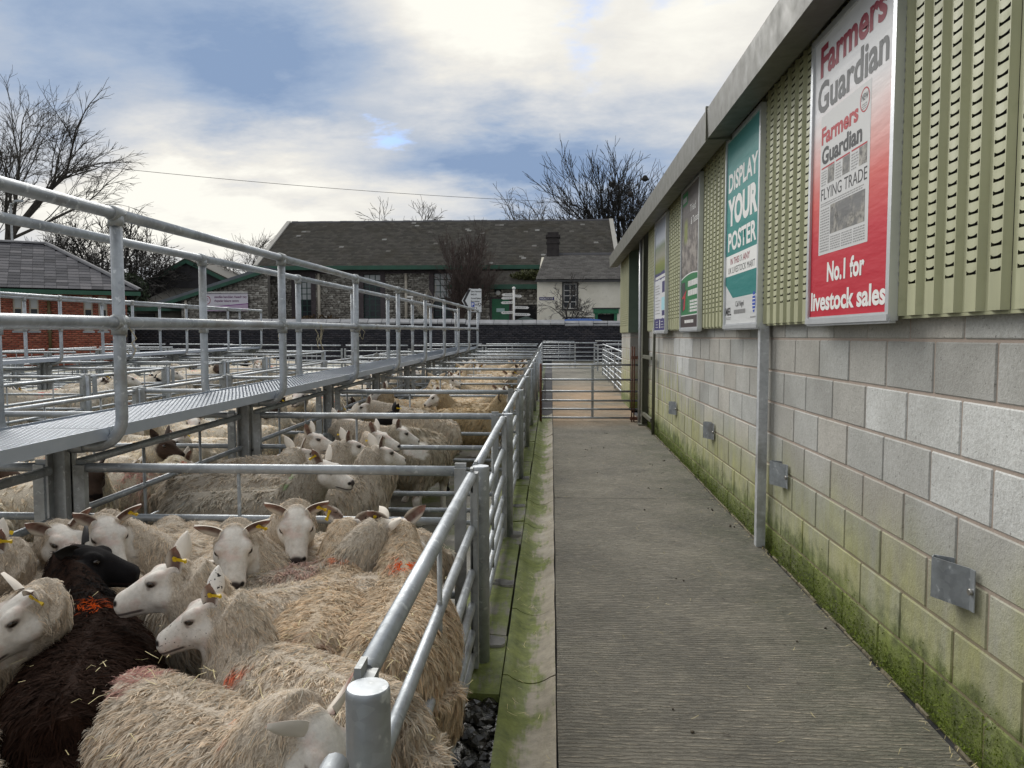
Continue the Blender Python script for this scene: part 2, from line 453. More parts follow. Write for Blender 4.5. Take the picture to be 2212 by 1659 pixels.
def mk_clad(name, base, dirt=.25):
    m, q, b = mat(name)
    p = pos(q); x, y, z = q.xyz(p)
    n = q.noise(q.vm('MULTIPLY', p, (1, 5, .7)), 2.2, 4, .6); n2 = q.noise(p, 9, 4, .6)
    c = q.mix(q.maprange(n, .3, .7), tuple(v*.86 for v in base), tuple(v*1.1 for v in base))
    c = q.mix(q.math('MULTIPLY', q.sstep(n2, .55, .75), dirt), c, tuple(v*.45 for v in base))
    q.set(b.inputs['Base Color'], c); q.set(b.inputs['Roughness'], q.maprange(n2, .3, .7, .42, .62))
    return m
CLAD = mk_clad('pale green cladding', (.42, .425, .265))
FASC = mk_clad('olive grey eaves metal', (.10, .10, .08), .3)
FLASH = mk_clad('dark green flashing', (.115, .165, .125), .2)
COLM = mk_clad('olive steel column', (.105, .105, .075), .4)

def mk_print(name, fn, rough=.5):
    m, q, b = mat(name)
    x, y, z = q.xyz(objc(q))
    q.set(b.inputs['Base Color'], fn(q, x, y, z)); b.inputs['Roughness'].default_value = rough
    wv = q.noise(q.comb(q.math('MULTIPLY', x, 1.2), q.math('MULTIPLY', y, 6.), 0.), 2.2, 3, .5)
    q.set(b.inputs['Normal'], q.bump(wv, .22, .02))
    b.inputs['Specular IOR Level'].default_value = .3
    return m
def ink(name, col, rough=.4):
    m, q, b = mat(name); q.set(b.inputs['Base Color'], col); b.inputs['Roughness'].default_value = rough+.15; b.inputs['Specular IOR Level'].default_value = .3; return m
INKW = ink('white print', (.82, .82, .80)); INKK = ink('black print', (.03, .03, .035)); INKR = ink('red print', (.42, .018, .03))
INKG = ink('grey print', (.11, .115, .12)); INKP = ink('purple print', (.13, .03, .11)); INKN = ink('navy print', (.03, .025, .12))
INKGR = ink('green print', (.02, .20, .06)); INKM = ink('mid grey print', (.28, .28, .28)); INKC = ink('dark red print', (.28, .025, .05)); INKB = ink('blue print', (.02, .07, .42))
INKLG = ink('light grey print', (.55, .55, .55)); INKPK = ink('pale blue print', (.35, .62, .70))

def mk_brick(name, cols, mortar, bw=.225, bh=.075, ax='x'):
    m, q, b = mat(name)
    a = q.new('ShaderNodeAttribute', attribute_name='rnd').outputs['Fac']
    p = pos(q); n = q.noise(p, 1.3, 4, .6); n2 = q.noise(p, 14, 3, .6)
    c = q.ramp(q.math('ADD', q.math('MULTIPLY', a, .8), q.math('MULTIPLY', n, .2)), [(i/(len(cols)-1), cc) for i, cc in enumerate(cols)])
    c = q.mix(q.math('MULTIPLY', q.maprange(n2, .3, .7), .35), c, tuple(v*.6 for v in cols[0]))
    q.set(b.inputs['Base Color'], c); b.inputs['Roughness'].default_value = .9
    q.set(b.inputs['Normal'], q.bump(n2, .3, .01))
    return m
REDB = mk_brick('red brick', [(.20, .055, .036), (.36, .10, .06), (.44, .16, .10)], None)
REDMORT = plain('red wall mortar', (.33, .26, .21), .95)
DARKB = mk_brick('blue-black engineering brick', [(.020, .021, .028), (.040, .040, .052), (.075, .068, .075)], None)
DARKMORT = plain('dark wall mortar', (.045, .045, .05), .95)
STONEB = mk_brick('grey rubble stone', [(.14, .13, .113), (.25, .232, .205), (.36, .34, .30), (.64, .62, .57)], None)
STONEMORT = plain('stone wall mortar', (.12, .11, .098), .95)
SLATE = mk_brick('grey roof slate', [(.045, .043, .038), (.065, .06, .052), (.085, .078, .066)], None)
SLATEBL = mk_brick('blue-grey slate', [(.055, .055, .062), (.085, .085, .094), (.115, .115, .12)], None)
def mk_slateobj():
    m, q, b = mat('dark slate')
    rnd = q.new('ShaderNodeObjectInfo').outputs['Random']; p = pos(q)
    c = q.ramp(rnd, [(0, (.035, .035, .042)), (.5, (.07, .07, .08)), (1, (.13, .125, .135))])
    c = q.mix(q.math('MULTIPLY', q.sstep(q.noise(p, 5, 4), .5, .75), .4), c, (.035, .035, .035))
    q.set(b.inputs['Base Color'], c); b.inputs['Roughness'].default_value = .85; b.inputs['Specular IOR Level'].default_value = .25
    return m
SLATEO = mk_slateobj()
COPE = plain('slate coping stone', (.27, .275, .29), .7, 0, .25, 3, .2)
RIDGE = plain('grey ridge tile', (.16, .16, .17), .8, 0, .2, 4)
GREENP = plain('dark green paint', (.012, .075, .045), .45, 0, .2, 3)
GREEND = plain('bright green door paint', (.01, .13, .055), .45, 0, .2, 3)
CREAMP = plain('cream painted pipe', (.46, .42, .35), .6, 0, .12, 3)
def mk_render():
    m, q, b = mat('cream render')
    p = pos(q); n = q.noise(p, .9, 5, .65); n2 = q.noise(p, 5, 4, .7)
    c = q.mix(q.maprange(n, .3, .7), (.68, .64, .53), (.84, .80, .69))
    c = q.mix(q.math('MULTIPLY', q.sstep(n2, .55, .7), .3), c, (.36, .31, .22))
    q.set(b.inputs['Base Color'], c); b.inputs['Roughness'].default_value = .9
    return m
RENDER = mk_render()
DARKTIM = plain('dark window frame', (.03, .03, .03), .5)
WHITEP = plain('white paint', (.70, .69, .66), .5, 0, .08)
GLASSD = ink('dark window glass', (.02, .025, .03), .06)
GLASSW = ink('sky-lit window glass', (.45, .47, .48), .12)
BARK = plain('grey bark', (.055, .048, .04), .9, 0, .35, 3)
BARKR = plain('reddish twig bark', (.06, .042, .036), .9, 0, .35, 3)
BARKD = plain('dark bark', (.028, .025, .022), .9, 0, .35, 3)
TARM = plain('road asphalt', (.055, .055, .055), .9, 0, .2, 2)
GRASSM = plain('verge ground', (.045, .06, .022), .95, 0, .4, 2)
CARB = None
def mk_car():
    m, q, b = mat('blue car paint'); q.set(b.inputs['Base Color'], (.035, .13, .42)); b.inputs['Roughness'].default_value = .2
    b.inputs['Coat Weight'].default_value = .6; return m
CARB = mk_car()
def mk_moss():
    m, q, b = mat('moss'); p = pos(q); n = q.noise(p, 14, 5, .7); n2 = q.noise(p, 3, 4)
    c = q.mix(q.maprange(n, .3, .7), (.045, .07, .007), (.20, .27, .025))
    c = q.mix(q.math('MULTIPLY', q.sstep(n2, .55, .7), .6), c, (.07, .06, .025))
    q.set(b.inputs['Base Color'], c); b.inputs['Roughness'].default_value = 1.; return m
MOSS = mk_moss()
STRAW = plain('straw', (.58, .49, .24), .6, 0, .25, 20)
TWINE = plain('baler twine', (.45, .40, .28), .8, 0, .2, 20)
YTAG = plain('yellow tag plastic', (.72, .50, .02), .4, 0, .05)

# ------------------------------------------------------------------ ground, yard, alley
g = MB()
prof = [(-60, gz(-60)-.06), (35.9, gz(35.9)-.06), (36.15, .72), (60, .75), (1500, .8)]
for (y0, z0), (y1, z1) in zip(prof, prof[1:]):
    g.quad((-900, y0, z0), (900, y0, z0), (900, y1, z1), (-900, y1, z1))
tag(g.build('ground', GRASSM), kind='structure')
g = MB(); g.quad((-60, 36.6, .775), (40, 36.6, .775), (40, 46, .785), (-60, 46, .785))
tag(g.build('road', TARM), kind='structure')
g = MB()
for y0 in range(-6, 34, 4):
    g.quad((-26, y0, gz(y0)-.012), (-.462, y0, gz(y0)-.012), (-.462, y0+4, gz(y0+4)-.012), (-26, y0+4, gz(y0+4)-.012))
tag(g.build('pen_floor', PENF), kind='structure')

alley = MB(); alley.quad((-.22, -6, gz(-6)-.045), (9, -6, gz(-6)-.045), (9, 35.8, gz(35.8)-.045), (-.22, 35.8, gz(35.8)-.045))
alley = tag(alley.build('alley_bed', DARKMORT), kind='structure')
for (y0, y1, x1) in [(-6, 6.76, 1.445), (6.77, 10.44, 1.445), (10.45, 14.2, 1.445), (14.21, 20.1, 8.8), (20.11, 27, 8.8), (27.01, 35.8, 8.8)]:
    b = MB(); x0 = .03
    n = 24 if y0 < 6 else 4
    ys = np.linspace(y0, y1, n+1)
    xs = np.linspace(x0, x1, 7)
    vs = [(x+(random.uniform(-.004, .004) if i in (0, 6) else 0), y, gz(y)+mnoise.noise((x*1.3, y*.9, 3))*.004) for y in ys for i, x in enumerate(xs)]
    k = 7
    b._add(vs, [(i*k+j, i*k+j+1, (i+1)*k+j+1, (i+1)*k+j) for i in range(n) for j in range(k-1)], 0, True)
    # edges of the slab
    for i in range(n):
        b.quad((x0, ys[i], gz(ys[i])-.04), vs[i*k], vs[(i+1)*k], (x0, ys[i+1], gz(ys[i+1])-.04))
    b.build('slab_bay', SLAB, alley)
# drain channel stones, each with its own end joint
y = -1.0
while y < 13.2:
    L = random.uniform(.78, .98); b = MB(); n = 10; m_ = 8
    dz = random.uniform(-.003, .003); tilt = random.uniform(-.006, .006)
    x0, x1 = -.205, .022
    vs = []
    for i in range(m_+1):
        yy = y+.004+(L-.008)*i/m_
        for j in range(n+1):
            u = j/n; x = x0+(x1-x0)*u
            dep = -.040*max(0, 1-((u-.52)/.43)**2)
            bow = .02*math.sin(math.pi*u)*(1 if i == 0 else 0)
            vs.append((x+mnoise.noise((yy*3, u*2, 1))*.003, yy-bow*0, gz(yy)+.004+dep+dz+tilt*(u-.5)+mnoise.noise((x*9, yy*5, 7))*.003))
    b._add(vs, [(i*(n+1)+j, i*(n+1)+j+1, (i+1)*(n+1)+j+1, (i+1)*(n+1)+j) for i in range(m_) for j in range(n)], 0, True)
    for i in (0, m_):
        r = vs[i*(n+1):(i+1)*(n+1)]
        for j in range(n):
            a, c = r[j], r[j+1]
            b.quad(a, c, (c[0], c[1], c[2]-.03), (a[0], a[1], a[2]-.03))
    b.build('channel_stone', CHANNEL, alley)
    y += L
# kerb the pen gates stand on
y = -1.2
while y < 20.3:
    L = random.uniform(.5, .95)
    if not (2.28 < y+L and y < 3.0):
        me = MB(); n = 4
        zt = random.uniform(-.004, .006)
        x0 = -.47+random.uniform(-.01, .01); x1 = -.212+random.uniform(-.006, .004)
        vs = []
        for i in range(n+1):
            yy = y+.004+(L-.008)*i/n
            for j in range(5):
                x = x0+(x1-x0)*j/4
                vs.append((x, yy, gz(yy)+.012+zt+mnoise.noise((x*7, yy*4, 2))*.008))
        me._add(vs, [(i*5+j, i*5+j+1, (i+1)*5+j+1, (i+1)*5+j) for i in range(n) for j in range(4)], 0, True)
        for i in range(n):
            a, c = vs[i*5+4], vs[(i+1)*5+4]
            me.quad((a[0], a[1], a[2]-.06), a, c, (c[0], c[1], c[2]-.06))
            a, c = vs[(i+1)*5], vs[i*5]
            me.quad((a[0], a[1], a[2]-.06), a, c, (c[0], c[1], c[2]-.06))
        for i in (0, n):
            for j in range(4):
                a, c = vs[i*5+j], vs[i*5+j+1]
                me.quad(a, c, (c[0], c[1], c[2]-.06), (a[0], a[1], a[2]-.06))
        me.build('kerb_stone', KERB, alley)
    y += L
# broken wet rubble where kerb stones are missing
def lump(mb, c, r, mi=0, seg=6, ring=4, sq=(1, 1, .6)):
    s0 = random.random()*50
    vs = []
    for i in range(ring+1):
        th = math.pi*i/ring
        for k in range(seg):
            a = 2*math.pi*k/seg
            d = Vector((math.sin(th)*math.cos(a), math.sin(th)*math.sin(a), math.cos(th)))
            rr = r*(1+.5*mnoise.noise(d*1.4+Vector((s0, 0, 0))))
            vs.append(Vector(c)+Vector((d.x*rr*sq[0], d.y*rr*sq[1], d.z*rr*sq[2])))
    mb._add(vs, [(i*seg+k, (i+1)*seg+k, (i+1)*seg+(k+1) % seg, i*seg+(k+1) % seg) for i in range(ring) for k in range(seg)], mi, False)
WETR = plain('wet black rubble', (.028, .026, .022), .08, 0, .5, 20, .4)
rb = MB()
rb.quad((-.5, 2.0, gz(2.3)-.03), (-.205, 2.0, gz(2.3)-.03), (-.205, 3.1, gz(3)-.03), (-.5, 3.1, gz(3)-.03))
for i in range(170):
    yy = random.uniform(2.05, 3.08)
    lump(rb, (random.uniform(-.47, -.22), yy, gz(yy)-.02), random.uniform(.012, .045))
tag(rb.build('wet_rubble', WETR), 'black wet broken rubble in the gap of the mossy kerb', 'rubble', kind='stuff')
# cement pads round the posts
for yy in (3.62, 4.45, 5.52, 6.3, 7.66):
    b = MB(); n = 11; c0 = Vector((-.262, yy+random.uniform(-.1, .1), 0)); pts = []
    for k in range(n):
        a = 2*math.pi*k/n; r = random.uniform(.55, 1.25)
        x = min(c0.x+math.cos(a)*.10*r, -.214); y_ = c0.y+math.sin(a)*.06*r
        pts.append((x, y_, gz(y_)+.026))
    b.poly(pts)
    b.prism(pts, (0, 0, -.03)); b.build('cement_patch', WETC, alley)

# rough timber edging between slab and wall
b = MB(); n = 120
for i in range(n):
    y0 = -.5+i*.105; 
    if random.random() < .12: continue
    b.box((1.458+random.uniform(-.004, .004), y0+.05, gz(y0)+.002), (random.uniform(.006, .012), .1, random.uniform(.008, .016)), 0, (random.uniform(-.03, .03), random.uniform(-.25, .25), random.uniform(-.04, .04)))
tag(b.build('edging_strip', plain('weathered timber edging', (.15, .13, .085), .9, 0, .6, 40), alley))

# ------------------------------------------------------------------ the market shed on the right
WX = 1.5
shed = empty('market_shed', (WX, 6, 0), label='long market shed with grey block wall and pale green louvred cladding', cat='building')
def sh(name, me, loc=(0, 0, 0), rot=(0, 0, 0), parent=None, color=None):
    o = obj(name, me, shed if parent is None else parent, loc, rot, color=color)
    if parent is None: o.matrix_parent_inverse = Matrix.Translation((-WX, -6, 0))
    return o
core = MB(); core.bb(WX+.006, WX+.20, -3, 12.05, -.3, 1.72)
wall = sh('block_wall', core.mesh('block_wall', MORTAR))
blk = MB(); blk.box((.05, 0, 0), (.1, .418, .203))
blk = bevel_mesh(blk.mesh('block', BLOCK), .005)
pale = {(5, 0): 1, (5, 1): 1, (5, 2): 1}
for c in range(9):
    zc = 1.49+.1075-.215*c
    off = 2.67 if c % 2 else 2.455
    j = -5
    while True:
        yc = off+.215+.43*j; j += 1
        if yc < .0: continue
        if yc > 12.0: break
        v = random.choice((.86, .94, 1, 1, 1.06, 1.12)); t = random.uniform(-.03, .03)
        colr = (v*(1+t), v, v*(1-t))
        if c in (2, 3) and yc < 3.55 and not (c == 3 and yc > 3.1): colr = (1.42, 1.46, 1.52)     # repainted pale patch
        if c == 3 and 3.1 < yc < 3.6: colr = (1.15, 1.17, 1.2)
        if c in (1, 2) and 8.3 < yc < 9.4: colr = (1.3, 1.34, 1.42)
        o = sh('block', blk, (WX+random.uniform(-.0012, .0012), yc, zc), (0, 0, random.uniform(-.004, .004)), wall, colr)
        if random.random() < .5: o.rotation_euler[0] = math.pi
# far pier of the same shed, past the opening
pc = MB(); pc.bb(1.476, 2.4, 14.486, 16.19, -.1, 1.72); pier = sh('block_pier', pc.mesh('block_pier', MORTAR))
for c in range(8):
    zc = 1.49+.1075-.215*c
    for j in range(4):
        yc = 14.48+.215+.43*j-(.0 if c % 2 else 0)
        sh('block', blk, (1.47, yc, zc), (0, 0, 0), pier, (.95+.15*random.random(),)*3)
    for j in range(2):
        sh('block', blk, (1.47+.215+.43*j+(.0 if c % 2 else 0), 14.48, zc), (0, 0, math.pi/2), pier, (.8+.15*random.random(),)*3)
# louvred cladding sheets
def louvre_sheet(length, z0=1.59, z1=3.13, pitch=.144):
    b = MB(); n = max(1, int(round(length/pitch)))
    pt = length/n; lw = .070*pt/pitch; sl = .016; P_ = -.022
    for i in range(n):
        y0 = i*pt
        a, c, d, e = y0+sl, y0+sl+lw, y0+2*sl+lw, y0+pt
        b.quad((0, y0, z0), (P_, a, z0), (P_, a, z1), (0, y0, z1))
        b.quad((P_, c, z0), (0, d, z0), (0, d, z1), (P_, c, z1))
        b.quad((0, d, z0), (0, e, z0), (0, e, z1), (0, d, z1))
        b.quad((P_, a, z0), (P_, c, z0), (P_, c, z0+.125), (P_, a, z0+.125))
        for u0, u1 in ((a, a+.005), (c-.005, c)):
            b.quad((P_, u0, z0+.125), (P_, u1, z0+.125), (P_, u1, z1), (P_, u0, z1))
        z = z0+.125
        while z+.041 <= z1+.001:
            m0, m1 = a+.005, c-.005; q_ = (m1-m0)/4
            ys = [m0+q_*k for k in range(5)]
            dep = [0, .0018, .0026, .0018, 0]; lift = [.0085, .0025, .001, .0025, .0085]
            for k in range(4):
                b.quad((P_-dep[k], ys[k], z+.0065+lift[k]), (P_-dep[k+1], ys[k+1], z+.0065+lift[k+1]), (P_, ys[k+1], z+.041), (P_, ys[k], z+.041))
            z += .041
    b.bb(-.001, .006, 0, length, z0-.012, z0-.001)
    return b.mesh('cladding_sheet', CLAD)
CX = 1.452
s1 = louvre_sheet(1.008)
yy = .5
while yy < 11.4:
    sh('cladding_sheet', s1, (CX, yy, 0)); yy += 1.012
s2 = louvre_sheet(11.72-yy) if 11.72-yy > .1 else None
if s2: sh('cladding_sheet', s2, (CX, yy, 0))
b = MB(); b.bb(1.53, 1.56, -3, 11.72, 1.6, 3.3); sh('cladding_shade_backing', b.mesh('cladding_shade_backing', BLACKV))  # black sheet stands in for the shade behind the louvre slots
# pier cladding
s3 = louvre_sheet(.432); sh('cladding_sheet', s3, (1.45, 15.76, 0))
s4 = louvre_sheet(1.3); sh('cladding_sheet', s4, (1.45, 14.46, 0))
b = MB(); b.bb(1.45, 1.76, 14.43, 14.455, 1.58, 3.12); b.bb(1.435, 1.452, 14.425, 14.50, 1.58, 3.12); sh('corner_flashing', b.mesh('corner_flashing', FLASH))
sh('cladding_sheet', louvre_sheet(.60), (1.77, 14.44, 0), (0, 0, -math.pi/2))
b = MB(); b.bb(1.5, 2.4, 14.47, 16.18, 1.73, 3.3); sh('pier_shade_backing', b.mesh('pier_shade_backing', BLACKV))  # black box, shade behind the pier louvres given as colour
# eaves: fascia with returned underside, then soffit
def ez(y): return 3.335-.0105*y
b = MB(); y0, y1 = -3, 16.15
ring = lambda y: [(1.205, y, ez(y)-.235), (1.195, y, ez(y)-.01), (1.215, y, ez(y)+.004), (1.36, y, ez(y)+.03), (1.385, y, ez(y)-.18), (1.37, y, ez(y)-.22)]
prev = None; ys_ = [y0, 2.9, 6.14, 6.155, 9.4, 12.6, y1]
vs = []
for yv in ys_: vs += ring(yv)
b._add(vs, [(i*6+k, i*6+(k+1) % 6, (i+1)*6+(k+1) % 6, (i+1)*6+k) for i in range(len(ys_)-1) for k in range(6)]+[tuple(range(6))[::-1], tuple(range((len(ys_)-1)*6, len(ys_)*6))])
sh('fascia', b.mesh('fascia', FASC))
b = MB(); b.bb(1.188, 1.392, 6.13, 6.16, ez(6.15)-.242, ez(6.15)+.012); sh('fascia_joint', b.mesh('fascia_joint', COLM))
b = MB(); b.quad((1.30, y0, 3.16), (1.30, 16.13, 3.04), (1.62, 16.13, 3.10), (1.62, y0, 3.16)); sh('soffit', b.mesh('soffit', COLM))
b = MB(); b.prism([(1.29, y0, 3.38), (1.29, y0, 3.34), (9, y0, 4.6), (9, y0, 4.66)], (0, 19.13, -.18)); sh('roof', b.mesh('roof', FASC))
# dark interior behind the opening
b = MB(); b.bb(4.0, 4.1, 11.9, 16.4, -.05, 3.6); b.bb(1.72, 4.1, 11.95, 12.04, -.05, 3.6); b.bb(2.42, 4.1, 16.1, 16.2, -.05, 3.6); sh('interior_lining', b.mesh('interior_lining', plain('shed interior', (.07, .07, .065), .9)))
# steel column and pipes at the opening
b = MB(); x0, yc = 1.40, 12.0
b.bb(x0, x0+.012, yc-.07, yc+.07, gz(12)-.02, 3.16); b.bb(x0+.138, x0+.15, yc-.07, yc+.07, gz(12)-.02, 3.16); b.bb(x0+.012, x0+.138, yc-.006, yc+.006, gz(12)-.02, 3.16)
b.bb(x0-.05, x0+.2, yc-.11, yc+.11, gz(12)-.02, gz(12)+.02)
sh('steel_column', b.mesh('steel_column', COLM))
b = MB(); b.tube([(1.40, 12.3, gz(12)), (1.40, 12.3, 3.1)], .022, 10); sh('down_pipe', b.mesh('down_pipe', ALU))
b = MB(); b.tube([(1.44, 10.9, gz(11)), (1.44, 10.9, 1.62)], .024, 10); b.box((1.42, 11.4, 1.2), (.04, 1.0, .05)); b.box((1.42, 11.4, .32), (.04, 1.0, .05)); sh('down_pipe', b.mesh('down_pipe', COLM))
# square galvanised post against the block wall
b = MB(); b.bb(1.415, 1.475, 5.30, 5.36, gz(5.3)-.02, 1.6); b.bb(1.425, 1.47, 5.365, 5.376, gz(5.3)-.02, 1.6)
sh('wall_post', b.mesh('wall_post', galv('pale galvanised post', (.58, .60, .62), (.42, .44, .46), .35, .45)))

# moss growing along the foot of the wall (uncountable)
V = []; F = []
n = 52000
ym = 1.6+rng.random(n)**1.25*10.4
h = np.abs(rng.normal(0, 1, n))
mod = np.array([.12+.07*mnoise.noise((yv*1.6, 2, 0))+.05*mnoise.noise((yv*5.5, 9, 0)) for yv in ym])
zz = np.minimum(h*mod*.62, .30)
up = rng.random(n) < .72
X0 = np.where(up, WX-.004, WX-.03*rng.random(n)); Z0 = np.where(up, zz, 0.004*rng.random(n))+gz(ym)
s = .0018+.0032*rng.random(n)
P0 = np.stack([X0, ym, Z0], 1)
d1 = rng.normal(0, 1, (n, 3)); d2 = rng.normal(0, 1, (n, 3)); d3 = rng.normal(0, 1, (n, 3))
d1[:, 0] = -np.abs(d1[:, 0]); d2[:, 0] = -np.abs(d2[:, 0])*.4
V = np.stack([P0+d1*s[:, None]*.8, P0+d2*s[:, None], P0+d3*s[:, None]*[.3, 1, 1]], 1).reshape(-1, 3)
F = np.arange(3*n).reshape(-1, 3)
tag(obj('moss', mesh_np('moss', V, F, [MOSS])), 'dark green moss growing along the foot of the block wall', 'moss', kind='stuff')

# folded galvanised plate brackets on the wall
def bracket(yc, zc, lab):
    b = MB(); L = .34; H = .15
    # front flap leaning off the wall, short return at the far end, foot flange at the near end
    t = .004
    p0 = Vector((WX-.012, yc-.115, 0)); p1 = Vector((WX-.012, yc-.085, 0)); p2 = Vector((WX-.075, yc+.06, 0)); p3 = Vector((WX-.055, yc+.09, 0)); p4 = Vector((WX-.004, yc+.045, 0))
    pts = [p0, p1, p2, p3, p4]
    for a, c in zip(pts, pts[1:]):
        d = (c-a); nrm = Vector((-d.y, d.x, 0)).normalized()*t
        lo, hi = zc-H/2, zc+H/2
        b.prism([(a.x, a.y, lo), (c.x, c.y, lo), (c.x+nrm.x, c.y+nrm.y, lo), (a.x+nrm.x, a.y+nrm.y, lo)], (0, 0, H))
    root = tag(b.build('wall_bracket', GALV), lab, 'bracket', 'folded plate brackets on the block wall')
    k = MB(); k.tube([(WX-.012, yc-.10, zc-.005), (WX-.028, yc-.10, zc-.005)], .012, 6); k.build('bolt', STEELB, root)
    return root
for i, yc in enumerate((2.84, 4.98, 7.18, 9.3)):
    bracket(yc, .61+.012*i, ['folded galvanised bracket on the wall below the pale repainted blocks',
                     'folded galvanised plate bracket on the wall right beside the square galvanised post',
                     'small folded galvanised plate bracket on the mossy wall below the brown and green poster',
                     'small folded galvanised plate bracket on the mossy wall close to the gate'][i])

# ------------------------------------------------------------------ framed posters on the cladding
# poster local frame: x to the reader's right (towards the camera, -Y), y up, z out of the wall (-X)
PW, PH = 1.04, 1.49
def poster(y_near, zb, printmat, label, height=PH, width=PW):
    root = empty('framed_poster', (1.404, y_near+width, zb), (0, 0, 0), label, 'poster', 'framed posters on the shed wall')
    root.rotation_euler = Matrix(((0, 0, -1), (-1, 0, 0), (0, 1, 0))).to_euler()
    b = MB(); b.bb(.02, width-.02, .02, height-.02, -.004, .0); b.build('print', printmat, root)
    b = MB(); fw = .034
    b.bb(0, fw, 0, height, -.03, .012); b.bb(width-fw, width, 0, height, -.03, .012)
    b.bb(fw, width-fw, height-fw, height, -.03, .012); b.build('frame', ALU, root)
    b = MB(); b.bb(-.004, width+.004, -.022, .026, -.032, .016); bevel = b.mesh('bottom_rail', ALU); bevel_mesh(bevel, .01, 2); obj('bottom_rail', bevel, root)
    b = MB(); b.bb(.03, width-.03, .03, height-.03, -.03, -.008); b.build('backing', BLACKV, root)
    return root
def put(root, me, x, y, z=.0012, name='lettering'):
    return obj(name, me, root, (x, y, z))
def rect(root, x0, x1, y0, y1, m_, z=.0006, name='printed_panel'):
    b = MB(); b.quad((x0, y0, 0), (x1, y0, 0), (x1, y1, 0), (x0, y1, 0)); return obj(name, b.mesh(name, m_), root, (0, 0, z))
def lines(root, x0, x1, y0, y1, n, m_, name='small_print', jag=.3, t=.45, z=.0012):
    b = MB(); p = (y1-y0)/n
    for i in range(n):
        yb = y0+p*i; xx = x0
        xe = x1-random.random()*jag*(x1-x0)
        while xx < xe:
            L = random.uniform(.008, .03); b.quad((xx, yb, 0), (min(xx+L, xe), yb, 0), (min(xx+L, xe), yb+p*t, 0), (xx, yb+p*t, 0)); xx += L+.006
    if b.f: obj(name, b.mesh(name, m_), root, (0, 0, z))
def slab(s_, size, m_, width, bold=.02, name='lettering'):
    """letters with square serifs"""
    return text_mesh(name, s_, size, m_, bold, width, 'CENTER')
def letters_h(s_, H, m_, width, bold=.0, align='CENTER', shear=0.):
    """text scaled so that capitals are H tall"""
    me = text_mesh('lettering', s_, H*1.38, m_, bold, width, align, shear=shear)
    return me
# red newspaper poster
def redprint(q, x, y, z):
    t_ = q.math('ADD', y, q.math('MULTIPLY', q.math('SUBTRACT', q.noise(q.comb(q.math('MULTIPLY', x, 1.4), q.math('MULTIPLY', y, 3.), 0.), 2., 3), .5), .12))
    return q.ramp(q.math('DIVIDE', t_, PH), [(.0, (.50, .008, .03)), (.27, (.56, .015, .035)), (.42, (.66, .10, .085)), (.55, (.72, .36, .33)), (.66, (.74, .64, .63)), (.74, (.72, .72, .74)), (1., (.66, .67, .69))])
p1 = poster(3.27, 1.583, mk_print('red fading newspaper poster print', redprint), 'red and white framed poster advertising a farming newspaper with a picture of its front page')
W = PW
put(p1, letters_h('Farmers', .155, INKC, .80, .007), W*.5, 1.27)
put(p1, letters_h('Guardian', .155, INKG, .86, .0055), W*.5, 1.085)
rect(p1, .15, .78, .345, 1.06, ink('newsprint', (.62, .62, .62)), .0006, 'newspaper_page')
put(p1, letters_h('Farmers', .085, INKR, .48, .004), .40, .915)
put(p1, letters_h('Guardian', .085, INKK, .52, .004), .43, .81)
rg = MB()
for k in range(24):
    a, c = 2*math.pi*k/24, 2*math.pi*(k+1)/24
    rg.quad((math.cos(a)*.055, math.sin(a)*.055, 0), (math.cos(c)*.055, math.sin(c)*.055, 0), (math.cos(c)*.048, math.sin(c)*.048, 0), (math.cos(a)*.048, math.sin(a)*.048, 0))
put(p1, rg.mesh('ring', INKR), .71, .985, .0012, 'printed_ring')
put(p1, letters_h('NEW', .03, INKG, .075, .001), .71, .985); lines(p1, .68, .74, .945, .975, 3, INKM)
def photo(name, c1, c2, c3, sc=9):
    def fn(q, x, y, z):
        n = q.noise(q.comb(x, y, 0.), sc, 5, .7); n2 = q.noise(q.comb(x, y, 4.), sc*.35, 3)
        return q.mix(q.sstep(n2, .4, .62), q.mix(q.sstep(n, .35, .6), c1, c2), c3)
    return mk_print(name, fn)
GREYPH = photo('grey news photograph', (.05, .05, .05), (.38, .36, .32), (.15, .15, .15), 26)
for i in range(3):
    rect(p1, .17+i*.2, .35+i*.2, .785, .793, INKR, .0012); rect(p1, .26+i*.2, .35+i*.2, .70, .783, GREYPH, .0012, 'printed_photograph'); lines(p1, .17+i*.2, .255+i*.2, .70, .78, 6, INKM)
put(p1, letters_h('FLYING TRADE', .062, INKK, .585, 0.), .465, .625)
lines(p1, .17, .76, .592, .615, 2, INKM, jag=.1)
rect(p1, .31, .74, .44, .585, GREYPH, .0012, 'printed_photograph')
lines(p1, .17, .30, .36, .585, 16, INKM, jag=.05)
for i in range(3): lines(p1, .32+i*.148, .455+i*.148, .36, .432, 6, INKM, jag=.05)
put(p1, letters_h('No.1 for', .095, INKW, .47, .0048), W*.5, .205)
put(p1, letters_h('livestock sales', .095, INKW, .93, .0042), W*.5, .062)
